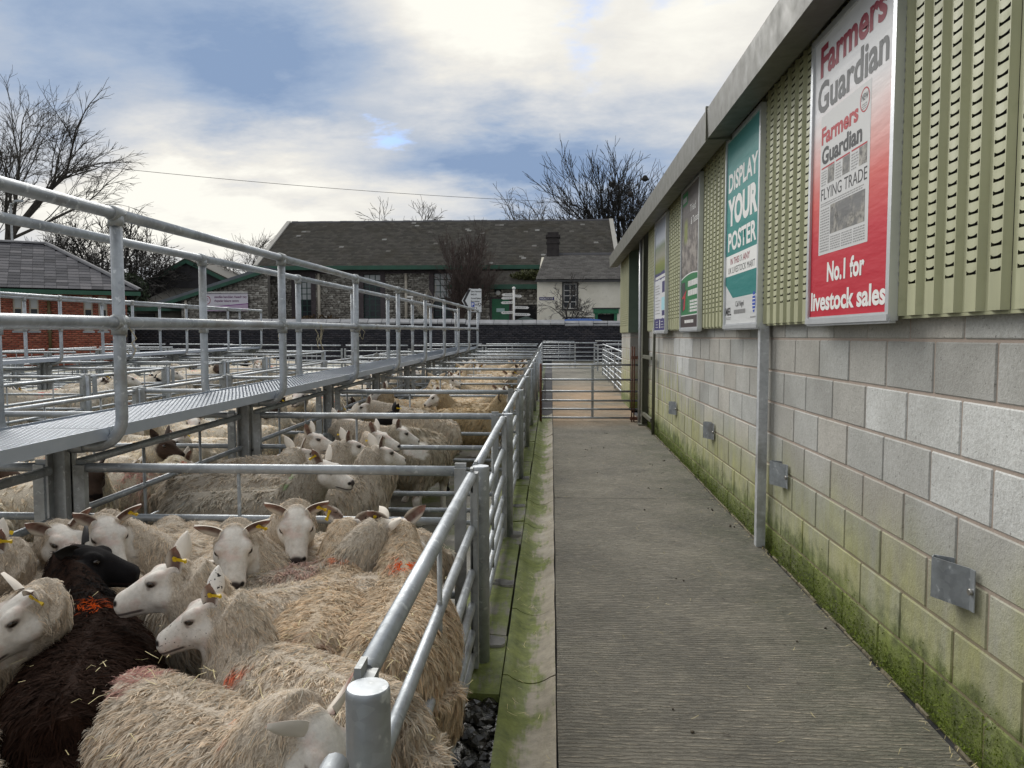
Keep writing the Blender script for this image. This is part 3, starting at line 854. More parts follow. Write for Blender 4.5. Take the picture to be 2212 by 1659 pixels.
# teal display poster
def tealprint(q, x, y, z):
    c = q.ramp(q.math('DIVIDE', y, PH), [(.2, (.008, .20, .19)), (.55, (.012, .24, .22)), (.8, (.05, .27, .26)), (1., (.075, .28, .27))])
    edge = q.math('ADD', .225, q.math('MULTIPLY', q.math('MAXIMUM', q.math('SUBTRACT', .28, x), 0.), .45))
    return q.mix(q.math('LESS_THAN', y, edge), c, (.62, .63, .63))
p2 = poster(5.31, 1.578, mk_print('teal display poster print', tealprint), 'teal framed poster with large white lettering above the square wall post')
put(p2, letters_h('DISPLAY', .14, INKW, .86, .006), W*.5, 1.06)
put(p2, letters_h('YOUR', .20, INKW, .88, .014), W*.5, .80)
put(p2, letters_h('POSTER', .14, INKW, .84, .006), W*.5, .60)
rect(p2, .034, W-.034, .40, .56, INKW, .0006)
put(p2, letters_h('IN THIS', .05, INKC, .27, .001, 'LEFT'), .19, .487); put(p2, letters_h('OR', .05, INKM, .09, 0, 'LEFT'), .475, .487); put(p2, letters_h('ANY', .05, INKC, .2, .001, 'LEFT'), .58, .487)
put(p2, letters_h('UK LIVESTOCK MART', .05, INKK, .80), W*.5, .418)
put(p2, letters_h('MEL', .06, INKK, .19, .002, 'LEFT'), .05, .095)
put(p2, letters_h('Call Nigel', .042, INKK, .25), .50, .155); lines(p2, .33, .68, .10, .135, 1, INKM, jag=0, t=.9); lines(p2, .06, .24, .06, .085, 2, INKM); lines(p2, .82, .98, .06, .08, 1, INKM)
b = MB(); b.ball((0, 0, 0), .05, 0, 14, 2); b = MB(); b.poly([(math.cos(2*math.pi*k/18)*.042, math.sin(2*math.pi*k/18)*.075, 0) for k in range(18)])
put(p2, b.mesh('emblem', INKB), .91, .17, .0012, 'emblem'); 
for k in range(5): rect(p2, .875, .945, .115+.024*k, .121+.024*k, INKW, .0018)
# brown and green poster
def brownprint(q, x, y, z):
    n = q.noise(q.comb(x, y, 0.), 7, 5, .7)
    c = q.ramp(q.math('DIVIDE', y, PH), [(.55, (.10, .085, .08)), (.8, (.11, .095, .09)), (1., (.17, .155, .15))])
    grain = q.math('MULTIPLY', q.sstep(q.math('ABSOLUTE', q.math('SUBTRACT', y, .78)), .32, .12), q.sstep(n, .40, .62))
    c = q.mix(q.math('MULTIPLY', grain, .75), c, (.42, .38, .34))
    gr = q.math('MULTIPLY', q.sstep(q.math('ABSOLUTE', q.math('SUBTRACT', x, .27)), .13, .05), q.sstep(q.math('ABSOLUTE', q.math('SUBTRACT', y, 1.02)), .16, .06))
    c = q.mix(q.math('MULTIPLY', gr, .8), c, (.22, .26, .035))
    edge = q.math('SUBTRACT', q.math('ADD', .555, q.math('MULTIPLY', x, .02)), q.math('MULTIPLY', q.math('POWER', q.math('SUBTRACT', x, .5), 2.), .12))
    c = q.mix(q.math('LESS_THAN', y, q.math('ADD', edge, .012)), c, (.72, .72, .72))
    c = q.mix(q.math('LESS_THAN', y, edge), c, (.012, .175, .055))
    c = q.mix(q.math('LESS_THAN', y, .155), c, (.7, .7, .7))
    return q.mix(q.math('LESS_THAN', y, .145), c, (.045, .03, .03))
p3 = poster(7.44, 1.575, mk_print('brown and green feed poster print', brownprint), 'brown and green framed poster with a farm photograph and a white checklist')
put(p3, letters_h('Tried', .075, INKW, .30, 0, 'LEFT'), .50, 1.19); put(p3, letters_h('& Tested.', .075, INKW, .40, 0, 'LEFT'), .56, 1.06)
rect(p3, .07, .36, 1.30, 1.43, INKGR); lines(p3, .09, .31, 1.33, 1.40, 1, INKLG, jag=0, t=.8)
lines(p3, .44, .98, .44, .50, 1, INKW, jag=0, t=.95); lines(p3, .44, .98, .345, .405, 1, INKW, jag=0, t=.95)
for k in range(4):
    lines(p3, .56, .98, .275-.058*k*.55-.0, .30-.058*k*.55, 1, INKW, jag=.1, t=.9)
    put(p3, letters_h('/', .03, INKW, .03, 0, 'LEFT'), .5, .275-.032*k)
b = MB(); b.poly([(.06, .5, 0), (.27, .5, 0), (.30, .33, 0), (.16, .19, 0), (.10, .19, 0)]); put(p3, b.mesh('printed_sack', INKK), 0, 0, .0012, 'printed_sack')
b = MB(); b.poly([(.07, .33, 0), (.38, .42, 0), (.30, .36, 0), (.27, .22, 0), (.17, .20, 0), (.22, .33, 0)]); put(p3, b.mesh('printed_sack_band', INKR), 0, 0, .0018, 'printed_band')
lines(p3, .26, .76, .07, .11, 1, INKW, jag=0, t=.8)
# blue and white landscape poster
def blueprint_(q, x, y, z):
    n = q.noise(q.comb(x, y, 0.), 6, 4, .65)
    yy = q.math('ADD', y, q.math('MULTIPLY', q.math('SUBTRACT', n, .5), .08))
    c = q.ramp(q.math('DIVIDE', yy, PH), [(.0, (.03, .025, .14)), (.115, (.035, .03, .15)), (.121, (.64, .65, .68)), (.455, (.62, .63, .66)), (.46, (.03, .03, .15)), (.515, (.035, .03, .14)), (.52, (.12, .17, .02)), (.6, (.20, .22, .05)), (.66, (.28, .27, .22)), (.74, (.16, .2, .13)), (.79, (.42, .46, .52)), (.9, (.40, .44, .52)), (1., (.36, .37, .42))])
    return c
p4 = poster(9.57, 1.562, mk_print('blue and white landscape poster print', blueprint_), 'blue and white framed poster with a hill landscape, the one closest to the steel column')
lines(p4, .08, .96, .695, .735, 1, INKW, jag=0, t=.9)
for k in range(4): lines(p4, .08, .55, .60-.035*k, .625-.035*k, 1, INKM)
for k in range(6): lines(p4, .08, .58, .24+.042*k, .26+.042*k, 1, INKM, jag=.5)
rect(p4, .70, .92, .50, .64, INKN); rect(p4, .66, .97, .28, .44, INKPK); rect(p4, .7, .96, .21, .275, INKN)
for k in range(3): lines(p4, .14, .38, .06+.035*k, .075+.035*k, 1, INKW); lines(p4, .62, .88, .06+.035*k, .075+.035*k, 1, INKW)
rect(p4, .49, .54, .05, .16, INKW)
for o in bpy.data.objects:
    if o.name.startswith('framed_poster'): o.rotation_euler[2] += 0

# ------------------------------------------------------------------ sheep pens: posts, gates, hurdles
YK = [1.26+2.1*k for k in range(10)]            # pen division lines
FH = .885
def unit_tube(name, r, seg, m_):
    b = MB(); b.tube([(0, 0, 0), (1, 0, 0)], r, seg); return b.mesh(name, m_)
RAIL_T = unit_tube('rail', .0215, 12, GALV); RAIL = unit_tube('rail', .0172, 10, GALV)
RAIL_F = unit_tube('rail', .0195, 6, GALV); RAIL_FL = unit_tube('rail', .0160, 6, GALV)
ROD = unit_tube('upright', .0085, 6, GALVD)
st = MB(); st.box((0, 0, FH/2+.012), (.05, .012, FH)); st.box((0, -.012, FH/2+.006), (.05, .028, FH-.03)); STILE = st.mesh('stile', GALVD)
st = MB(); st.box((0, 0, FH/2+.01), (.05, .04, FH)); STILE_F = st.mesh('stile', GALVD)
pl = MB(); pl.box((0, 0, 0), (.1, .006, .26)); PLATE = pl.mesh('latch_plate', GALV)
hb = MB(); hb.box((0, 0, 0), (.06, .03, .012)); hb.box((0, 0, -.022), (.05, .024, .01)); hb.tube([(.018, 0, -.04), (.018, 0, .028)], .009, 6); hb.tube([(.018, 0, .012), (.018, 0, .026)], .0155, 6); HINGE = hb.mesh('hinge_bolt', STEELB)
pm = MB(); pm.tube([(0, 0, -.05), (0, 0, .885), (0, 0, .892), (0, 0, .897)], [.038, .038, .0375, .035], 20); POST = pm.mesh('post', GALV)
pm = MB(); pm.tube([(0, 0, -.05), (0, 0, .89)], .038, 8); POST_F = pm.mesh('post', GALV)
HS = [.862, .635, .445, .30, .18, .075]
cross_mat = {}
def hurdle(kind, p0, p1, label, group, near=True, heights=HS, rods=(.5,), cat='hurdle', stile_ends=(True, True), plate=None, hinge=False, chain=False):
    p0 = Vector(p0); p1 = Vector(p1)
    a = Vector((p0.x, p0.y, gz(p0.y)+.012)); c = Vector((p1.x, p1.y, gz(p1.y)+.012))
    d = c-a; L = d.length; rz = math.atan2(d.y, d.x); ry = -math.atan2(d.z, math.hypot(d.x, d.y))
    root = empty(kind, a, (0, ry, rz), label, cat, group)
    for i, h in enumerate(heights):
        top = i == 0
        me = (RAIL_T if top else RAIL) if near else (RAIL_F if top else RAIL_FL)
        obj('rail', me, root, (.025, 0, h), (0, 0, 0), (L-.05, 1, 1))
    S_ = STILE if near else STILE_F
    if stile_ends[0]: obj('stile', S_, root, (.0, 0, 0))
    if stile_ends[1]: obj('stile', S_, root, (L, 0, 0))
    for r in rods:
        obj('upright', ROD, root, (L*r, .0, heights[-1]), (0, -math.pi/2, 0), (heights[0]-heights[-1], 1, 1))
    if plate is not None: obj('latch_plate', PLATE, root, (L*plate, -.03, .73))
    if hinge:
        for hz_ in (.70, .08): obj('hinge_bolt', HINGE, root, (L+.03, -.012, hz_), (0, 0, 0))
    if chain:
        obj('chain', CHAIN, root, (L-.09, -.03, .60))
    return root
def mk_chain():
    b = MB()
    for i in range(13):
        z = -i*.034; n = 8; pts = []
        for k in range(n+1):
            a = 2*math.pi*k/n; u, v = math.cos(a)*.009, math.sin(a)*.021
            pts.append((u, 0, z+v) if i % 2 else (0, u, z+v))
        b.tube(pts, .0032, 5, cap=False)
    return b.mesh('chain', CHAINM)
CHAIN = mk_chain()

ORD = ['first', 'second', 'third', 'fourth', 'fifth', 'sixth', 'seventh', 'eighth', 'ninth', 'tenth']
FX = -.31
ROWS = {'A': (-.40, -2.13), 'B': (-2.32, -4.12), 'C': (-6.08, -7.92), 'D': (-8.1, -9.95)}
# alley-side posts and gates (the fence along the alley)
for k, y in enumerate(YK):
    near = k < 5
    o = obj('fence_post', POST if near else POST_F, None, (FX, y, gz(y)))
    tag(o, ('round capped galvanised post at the near corner of the crowded front pen', 'round galvanised post hinging the gate of the crowded front pen', *['round alley fence post, %s counted from the crowded front pen' % ORD[j] for j in range(2, 9)], 'round alley fence post level with the far end of the walkway')[k], 'post', 'round posts of the alley fence')
    if k < len(YK)-1:
        hurdle('pen_gate', (FX-.028, y+.075, 0), (FX-.028, YK[k+1]-.10, 0), 'six-rail galvanised gate along the alley closing the %s pen of the row' % ORD[k], 'gates along the alley', near, HS, (.52,) if k else (.5,), 'gate', hinge=near, chain=False)
# stub of the gate in front of the first post
hurdle('pen_gate', (FX-.03, -.9, 0), (FX-.03, YK[0]-.06, 0), 'galvanised gate rail running into the round post with the flat cap', None, True, [.80, .6, .4, .2], (.4,), 'gate', stile_ends=(True, False))
# cross hurdles of the rows
def pen_row(key, label, k0, k1, sides=True):
    xa, xb = ROWS[key]
    for k in range(k0, k1):
        y = YK[k]; near = (k < 4 and key in 'AB')
        hurdle('pen_hurdle', (xb, y, 0), (xa, y, 0), 'tube hurdle across %s, %s division from the front' % (label, ORD[k]), 'hurdles across the pens', near, HS[:5]+[.09], (.42,), plate=None, chain=(key == 'A' and 0 < k < 4))
pen_row('A', 'the pens beside the alley', 1, 10)
pen_row('B', 'the pens just beyond the walkway', 1, 10)
pen_row('C', 'the far pens, passage side', 2, 10)
pen_row('D', 'the far pens, brick building side', 2, 10)
for (X, lab, k0) in ((-2.225, 'under the long walkway', 0), (-8.01, 'under the far walkway', 2)):
    for k in range(k0, 9):
        hurdle('pen_hurdle', (X, YK[k]+.06, 0), (X, YK[k+1]-.06, 0), 'galvanised tubular hurdle %s, %s bay from the front' % (lab, ORD[k]), 'hurdles along the walkways', k < 4 and X > -3, HS[:5]+[.09], (.33, .67), stile_ends=(False, False))
for (X, lab, k0) in ((-4.17, 'of the empty passage, long walkway side', 1), (-6.03, 'of the empty passage, far walkway side', 1), (-10.0, 'at the outer edge of the far pens', 3)):
    for k in range(k0, 9):
        hurdle('pen_gate', (X, YK[k]+.06, 0), (X, YK[k+1]-.06, 0), 'steel gate %s, %s bay from the front' % (lab, ORD[k]), 'gates of the inner passages', False, HS[:5]+[.09], (.3, .7), 'gate', plate=(.045 if X < -5 else None))
    for k in range(k0, 10):
        b = obj('passage_post', POST_F, None, (X, YK[k], gz(YK[k])))
        tag(b, 'steel post %s, %s division from the front' % (lab, ORD[k]), 'post', 'posts of the inner passages')

# ------------------------------------------------------------------ raised walkways
WS = .0085
def walkway(X, y0, y1, k0, label, near):
    z_d = lambda y: 1.065+WS*y
    root = empty('raised_walkway', (X, y0, gz(y0)), label=label, cat='walkway')
    inv = Matrix.Translation((-X, -y0, -gz(y0)))
    def pt(name, b, m_):
        o = b.build(name, m_, root) if isinstance(b, MB) else obj(name, b, root)
        o.matrix_parent_inverse = inv; return o
    xl, xr = X-.225, X+.225
    ks = [k for k in range(k0, 10)]
    ang = math.atan(WS)
    seg = 16 if near else 8; rr = .0265
    # deck planks between supports, with a folded lip
    edges = [y0]+[YK[k] for k in ks if YK[k] > y0+.1]+[y1]
    for a, c in zip(edges, edges[1:]):
        if c-a < .05: continue
        b = MB(); a_, c_ = a+.004, c-.004
        def P(x, y, dz): return (x, y, z_d(y)+dz)
        th = .052
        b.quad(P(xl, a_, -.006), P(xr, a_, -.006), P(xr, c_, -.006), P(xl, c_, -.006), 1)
        for xx, sgn in ((xl, -1), (xr, 1)):
            b.prism([P(xx, a_, -th), P(xx+.004*sgn, a_, -th), P(xx+.004*sgn, a_, .004), P(xx, a_, .004)], (0, c_-a_, z_d(c_)-z_d(a_)), 0)
        b.prism([P(xl, a_, -th), P(xr, a_, -th), P(xr, a_, -.012), P(xl, a_, -.012)], (0, .004, 0)); b.prism([P(xl, c_-.004, -th), P(xr, c_-.004, -th), P(xr, c_-.004, -.012), P(xl, c_-.004, -.012)], (0, .004, 0))
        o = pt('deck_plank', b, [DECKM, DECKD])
        if near:                      # raised serrated grip cells
            nx, ny = 16, int((c_-a_)/.031)
            V = []
            for j in range(ny):
                for i in range(nx):
                    cx_ = xl+.02+(i+.5*(j % 2)+.25)*(xr-xl-.04)/nx; cy_ = a_+.02+j*.031
                    V.append((cx_, cy_))
            V = np.array(V); dx_, dy_ = .0125, .0125
            zz_ = 1.065+WS*V[:, 1]
            q0 = np.stack([V[:, 0]-dx_, V[:, 1], zz_-.0045], 1); q1 = np.stack([V[:, 0], V[:, 1]-dy_, zz_-.001], 1)
            q2 = np.stack([V[:, 0]+dx_, V[:, 1], zz_-.004], 1); q3 = np.stack([V[:, 0], V[:, 1]+dy_*.35, zz_-.0025], 1)
            VV = np.stack([q0, q1, q2, q3], 1).reshape(-1, 3); FF = np.arange(len(VV)).reshape(-1, 4)
            pt('grip_tread', mesh_np('grip_tread', VV, FF, [DECKM]), None)['kind'] = 'stuff'
    # supports
    for k in ks:
        y = YK[k]; b = MB()
        b.bb(X-.045, X+.045, y-.006, y+.006, gz(y)-.02, z_d(y)-.055); b.bb(X-.045, X-.035, y-.045, y+.045, gz(y)-.02, z_d(y)-.055); b.bb(X+.035, X+.045, y-.045, y+.045, gz(y)-.02, z_d(y)-.055)
        b.bb(X-.1, X+.1, y-.05, y+.05, z_d(y)-.068, z_d(y)-.0535)
        pt('support_post', b, GALVD)
        b = MB()
        for sgn in (-1, 1): b.tube([(X+sgn*.046, y, .62+gz(y)), (X+sgn*.13, y, .62+gz(y))], .011, 6); b.tube([(X+sgn*.09, y, .62+gz(y)), (X+sgn*.105, y, .62+gz(y))], .02, 6)
        pt('fixing_bolt', b, STEELB)
    # handrail stanchions: bend out from under the deck, rise, carry two rails
    HR, MR = .955, .475
    for sgn in (1, -1):
        xo = X+sgn*.29
        for k in ks:
            y = YK[k]; zb = z_d(y)-.085; zt = z_d(y)+HR
            pts = [(X+sgn*.10, y, zb), (X+sgn*.16, y, zb)]
            rb_ = .13
            for a in range(1, 7):
                t_ = a/6*math.pi/2
                pts.append((xo-sgn*rb_+sgn*rb_*math.sin(t_), y, zb+rb_-rb_*math.cos(t_)))
            pts.append((xo, y, zt))
            b = MB(); b.tube(pts, rr, seg); b.tube([(X+sgn*.02, y, zb), (X+sgn*.11, y, zb)], .032, 8)
            pt('stanchion', b, GALV)
            for zr in (zt, z_d(y)+MR):
                b = MB(); b.tube([(xo, y-.045, zr), (xo, y-.037, zr), (xo, y+.037, zr), (xo, y+.045, zr)], [.029, .034, .034, .029], seg, 0); b.tube([(xo, y, zr-.055), (xo, y, zr-.01)], .0335, seg)
                b.tube([(xo+.03, y+.02, zr), (xo+.038, y+.02, zr)], .005, 6)
                pt('rail_clamp', b, GALVD)
        ya = y0-.02 if near else y0
        for hgt in (HR, MR):
            prev = ya
            for yn in [YK[k] for k in ks]:
                if yn-prev < .1: continue
                b = MB(); b.tube([(xo, prev+.0, z_d(prev)+hgt), (xo, yn, z_d(yn)+hgt)], rr*.97, seg); pt('handrail', b, GALV)
                prev = yn
    return root
walkway(-2.225, .2, YK[9]+.15, 0, 'long raised steel walkway with grated deck and double tube handrails over the near pens', True)
walkway(-8.01, 3.0, YK[9]+.05, 1, 'raised steel walkway with tube handrails in front of the red brick building', False)
# baler twine hanging off the mid rail
def twine(x, y, z, L, n, lab):
    b = MB()
    for i in range(n):
        p = Vector((x+random.uniform(-.03, .03), y+random.uniform(-.03, .03), z)); pts = [p]
        for s_ in range(5):
            p = p+Vector((random.uniform(-.02, .02), random.uniform(-.02, .02), -L/5*random.uniform(.6, 1.1))); pts.append(p)
        b.tube(pts, .0025, 4)
    b.tube([(x-.028, y-.04, z+.01), (x, y-.04, z+.032), (x+.028, y-.04, z+.01), (x+.02, y-.04, z-.03)], .004, 4)
    tag(b.build('baler_twine', TWINE), lab, 'twine', 'twine tied to the walkway rail')
twine(-1.935, 3.40, 1.565, .17, 4, 'frayed baler twine tied round the walkway rail at the post over the first hurdle')
twine(-1.935, 5.50, 1.59, .12, 3, 'short baler twine tied to the walkway rail above the second hurdle')
twine(-1.935, 6.35, 1.59, .22, 5, 'tuft of baler twine dangling from the middle of the walkway rail')
twine(-1.935, 7.62, 1.60, .14, 3, 'short baler twine tied to the walkway rail above the third hurdle')

# ------------------------------------------------------------------ gate across the alley and the sorting pens behind
def alley_gate():
    p0, p1 = Vector((-.17, 12.47, 0)), Vector((1.40, 12.5, 0))
    z0 = gz(12.5)+.03
    root = empty('alley_gate', (p0.x, p0.y, gz(12.47)), label='six-rail galvanised gate standing across the concrete alley, with rusty rods at one end', cat='gate')
    inv = Matrix.Translation((-p0.x, -p0.y, -gz(12.47)))
    def pt(name, b, m_):
        o = b.build(name, m_, root); o.matrix_parent_inverse = inv
    for h in (.86, .62, .43, .28, .14, .0):
        b = MB(); b.tube([(p0.x, 12.47, z0+h+.02), (p1.x+.03, 12.5, z0+h+.02)], .0165, 8); pt('rail', b, GALV)
    b = MB(); b.tube([(p0.x, 12.47, gz(12.4)-.09), (p0.x, 12.47, z0+.9)], .02, 8); pt('stile', b, RUST)
    b = MB(); b.box((.67, 12.487, z0+.45), (.04, .012, .88)); pt('upright', b, GALVD)
    for x in (1.295, 1.33):
        b = MB(); b.tube([(x, 12.40, gz(12.4)-.08), (x, 12.40, z0+1.18)], .011, 6); pt('drop_rod', b, RUST)
    b = MB(); b.box((1.36, 12.42, z0+1.0), (.16, .05, .05)); b.box((1.36, 12.42, z0+.02), (.18, .06, .05)); pt('bracket', b, RUST)
    c = obj('chain', CHAIN, root, (.07, -.03, .75))
alley_gate()
k_ = 0
def far_h(p0, p1, n=1, extra=''):
    global k_
    hurdle('sorting_hurdle', (*p0, 0), (*p1, 0), 'seven-rail sorting pen hurdle, %s' % extra, 'hurdles of the sorting pens', False, [.98, .82, .66, .52, .38, .25, .12], (.5,), 'hurdle')
far_h((-.32, 26.6), (1.6, 26.6), 1, 'crossing the alley')
far_h((-.35, 29.3), (.9, 29.3), 1, 'behind the crossing one')
far_h((1.7, 30.5), (3.6, 30.5), 1, 'short one against the dark wall')
far_h((-.32, 20.3), (-.32, 23.4), 1, 'continuing the alley fence')
far_h((-.32, 23.5), (-.32, 26.5), 1, 'last of the alley fence')
far_h((1.52, 16.4), (1.56, 18.9), 1, 'leading away from the shed corner')
far_h((1.56, 19.0), (1.6, 21.6), 1, 'second from the shed corner')
far_h((1.6, 21.7), (1.62, 24.3), 1, 'third from the shed corner')
far_h((1.7, 24.4), (3.2, 25.0), 1, 'turned outwards behind the shed')
far_h((-2.2, 22.4), (-.4, 22.4), 1, 'across the end of the near pens')
far_h((-4.1, 22.4), (-2.3, 22.4), 1, 'across the end of the pens beyond the walkway')
far_h((-4.1, 24.6), (-2.2, 24.6), 1, 'second row beyond the walkway end')
far_h((-2.1, 24.6), (-.4, 24.6), 1, 'second row behind the near pens')
far_h((-6.1, 22.5), (-4.2, 22.5), 1, 'closing the empty passage')
far_h((-8.0, 22.5), (-6.2, 22.5), 1, 'across the end of the far pens')
far_h((-10., 23.0), (-8.1, 23.0), 1, 'across the outer end of the far pens')
far_h((-12.2, 24.0), (-10.1, 24.0), 1, 'in front of the red brick corner')
far_h((-14.4, 24.0), (-12.3, 24.0), 1, 'in front of the red brick windows')
for i, y in enumerate((11.7, 13.8, 15.9, 18.0, 20.1)):
    far_h((-12.1, y), (-10.1, y), 1, ('first', 'second', 'third', 'fourth', 'fifth')[i]+' across the outermost pens')
    far_h((-12.15, y), (-12.15, y+2.0), 1, ('first', 'second', 'third', 'fourth', 'fifth')[i]+' along the outermost pens')

# ------------------------------------------------------------------ sheep
def mk_wool():
    m, q, b = mat('wool')
    a = q.new('ShaderNodeAttribute', attribute_name='tint').outputs['Color']
    oc = q.new('ShaderNodeObjectInfo').outputs['Color']
    q.set(b.inputs['Base Color'], q.mix(1.0, a, oc, 'MULTIPLY')); b.inputs['Roughness'].default_value = .95
    b.inputs['Specular IOR Level'].default_value = .15
    tr = q.new('ShaderNodeBsdfTranslucent'); q.set(tr.inputs[0], q.mix(1.0, a, oc, 'MULTIPLY'))
    mx = q.new('ShaderNodeMixShader'); mx.inputs[0].default_value = .38
    q.l.new(b.outputs[0], mx.inputs[1]); q.l.new(tr.outputs[0], mx.inputs[2]); q.l.new(mx.outputs[0], q.n['Material Output'].inputs[0])
    return m
WOOL = mk_wool()
def mk_face(name, base, dark, nose, freck=0., pink=(.60, .36, .30), rimc=(.10, .06, .05)):
    """short-haired face and legs; under the fleece the same mesh shows wool colour"""
    m, q, b = mat(name)
    hc = q.new('ShaderNodeAttribute', attribute_name='hc').outputs['Vector']
    wl = q.new('ShaderNodeAttribute', attribute_name='woolly').outputs['Fac']
    oc = q.new('ShaderNodeObjectInfo').outputs['Color']
    s, l, z = q.xyz(hc); la = q.math('ABSOLUTE', l)
    hm = q.comb(s, la, z)
    n = q.noise(hc, 60, 4, .65); n2 = q.noise(hc, 14, 3, .6)
    c = q.mix(q.maprange(n, .3, .7), tuple(v*.80 for v in base), base)
    c = q.mix(q.math('MULTIPLY', q.sstep(n2, .5, .72), .35), c, pink if base[0] > .3 else dark)
    if freck: c = q.mix(q.math('MULTIPLY', q.sstep(q.noise(hc, 85, 2, .6), .66, .70), freck), c, (.03, .025, .022))
    def spot(cpos, r0, r1, col, sc=(1, 1, 1), amt=1.):
        nonlocal c
        d = q.vm('LENGTH', q.vm('MULTIPLY', q.vm('SUBTRACT', hm, cpos), sc))
        c = q.mix(q.math('MULTIPLY', q.sstep(d, r1, r0), amt), c, col)
    spot((.070, .062, .0), .012, .0205, rimc, (.72, 1, 1.3), .85)               # eye rim
    spot((.086, .058, -.014), .003, .011, rimc, (1, 1, 1), .5)                  # tear line
    spot((.216, .0, -.032), .014, .027, nose, (1.0, .72, 1.0))                  # nose pad
    spot((.218, .0, -.054), .005, .016, nose, (1.0, 1.2, .7), .9)
    spot((.205, .029, -.034), .007, .0145, (.012, .010, .010), (1, .75, 1.))   # nostrils
    mz = q.math('ABSOLUTE', q.math('ADD', z, q.math('ADD', .074, q.math('MULTIPLY', q.math('SUBTRACT', .20, s), .12))))
    mouth = q.math('MULTIPLY', q.sstep(mz, .0075, .0025), q.math('MULTIPLY', q.sstep(s, .118, .14), q.sstep(s, .30, .29)))
    c = q.mix(q.math('MULTIPLY', mouth, .85), c, (.045, .03, .03))
    wc = q.mix(1.0, q.new('ShaderNodeAttribute', attribute_name='tint').outputs['Color'], oc, 'MULTIPLY')
    wn = q.noise(q.vm('MULTIPLY', hc, (1, 1, .35)), 190, 3, .7); wn2 = q.noise(hc, 42, 4, .7)
    wc = q.mix(q.maprange(wn, .35, .65), q.mix(1.0, wc, (.55, .52, .5), 'MULTIPLY'), wc)
    soil = q.math('MULTIPLY', q.sstep(q.noise(hc, 22, 4, .7), .48, .72), .38)
    c = q.mix(soil, c, q.mix(1.0, c, (.62, .52, .42), 'MULTIPLY'))
    c = q.mix(wl, c, wc)
    q.set(b.inputs['Base Color'], c); b.inputs['Roughness'].default_value = .75; b.inputs['Specular IOR Level'].default_value = .25
    if base[0] < .1: b.inputs['Roughness'].default_value = .95; b.inputs['Specular IOR Level'].default_value = .12
    q.set(b.inputs['Normal'], q.bump(q.math('ADD', q.noise(q.vm('MULTIPLY', hc, (.3, 1, 1)), 330, 2), q.math('MULTIPLY', q.math('ADD', wn, wn2), q.math('MULTIPLY', wl, 4.))), .45, .003))
    return m
FACE = {'white': mk_face('white sheep face', (.74, .70, .64), (.5, .42, .36), (.06, .05, .05)),
        'freckled': mk_face('freckled white sheep face', (.72, .68, .62), (.5, .42, .36), (.05, .04, .04), .9),
        'brown': mk_face('brown sheep face', (.075, .05, .038), (.03, .022, .018), (.02, .016, .015)),
        'black': mk_face('black sheep face', (.013, .012, .013), (.006, .006, .006), (.02, .02, .022), 0, rimc=(.004, .004, .004)),
        'tan': mk_face('tan sheep face', (.55, .45, .33), (.3, .22, .15), (.05, .04, .04))}
def mk_ear(name, outer, inner, spots=False):
    m, q, b = mat(name); p = objc(q); x, y, z = q.xyz(p)
    s = q.new('ShaderNodeAttribute', attribute_name='inner').outputs['Fac']
    n = q.noise(p, 40, 3)
    inn = q.mix(q.sstep(q.math('ABSOLUTE', y), .028, .010), outer, q.mix(q.sstep(x, .13, .03), inner, tuple(v*.35 for v in inner)))
    c = q.mix(q.math('MULTIPLY', s, q.maprange(n, .2, .7, .75, 1.)), outer, inn)
    if spots: c = q.mix(q.sstep(q.noise(p, 75, 2, .4), .60, .64), c, (.02, .018, .018))
    q.set(b.inputs['Base Color'], c); b.inputs['Roughness'].default_value = .8
    b.inputs['Subsurface Weight'].default_value = 0.
    return m
EARM = {'white': mk_ear('white ear', (.70, .64, .56), (.34, .16, .12)), 'freckled': mk_ear('spotted white ear', (.74, .70, .65), (.45, .28, .22), True),
        'brown': mk_ear('brown ear', (.06, .04, .03), (.05, .025, .02)), 'black': mk_ear('black ear', (.012, .011, .012), (.012, .010, .010)), 'tan': mk_ear('tan ear', (.5, .40, .28), (.30, .16, .12))}
def mk_eye():
    m, q, b = mat('sheep eye'); q.set(b.inputs['Base Color'], (.018, .012, .008)); b.inputs['Roughness'].default_value = .05; b.inputs['Coat Weight'].default_value = .5; return m
EYEM = mk_eye()

def loft(rings, seg=18):
    """rings: (centre, side, up, a, bu, bd) -> verts, faces (closed)"""
    V = []; F = []
    for (c, sd_, up, a, bu, bd) in rings:
        for k in range(seg):
            t_ = 2*math.pi*k/seg; cs, sn = math.cos(t_), math.sin(t_)
            V.append(c+sd_*(a*cs)+up*((bu if sn > 0 else bd)*sn))
    n = len(rings)
    for i in range(n-1):
        for k in range(seg): F.append((i*seg+k, i*seg+(k+1) % seg, (i+1)*seg+(k+1) % seg, (i+1)*seg+k))
    F.append(tuple(range(seg))[::-1]); F.append(tuple((n-1)*seg+k for k in range(seg)))
    return V, F
HEAD_ST = [(-.05, .042, .044, .055, -.012), (-.018, .057, .056, .075, -.018), (.015, .064, .060, .090, -.022), (.045, .066, .062, .097, -.026), (.073, .062, .060, .093, -.030), (.100, .056, .056, .083, -.034), (.126, .050, .051, .072, -.038),
           (.150, .047, .046, .063, -.042), (.172, .047, .042, .057, -.045), (.190, .047, .040, .054, -.047), (.206, .043, .035, .048, -.049), (.217, .031, .024, .035, -.050)]
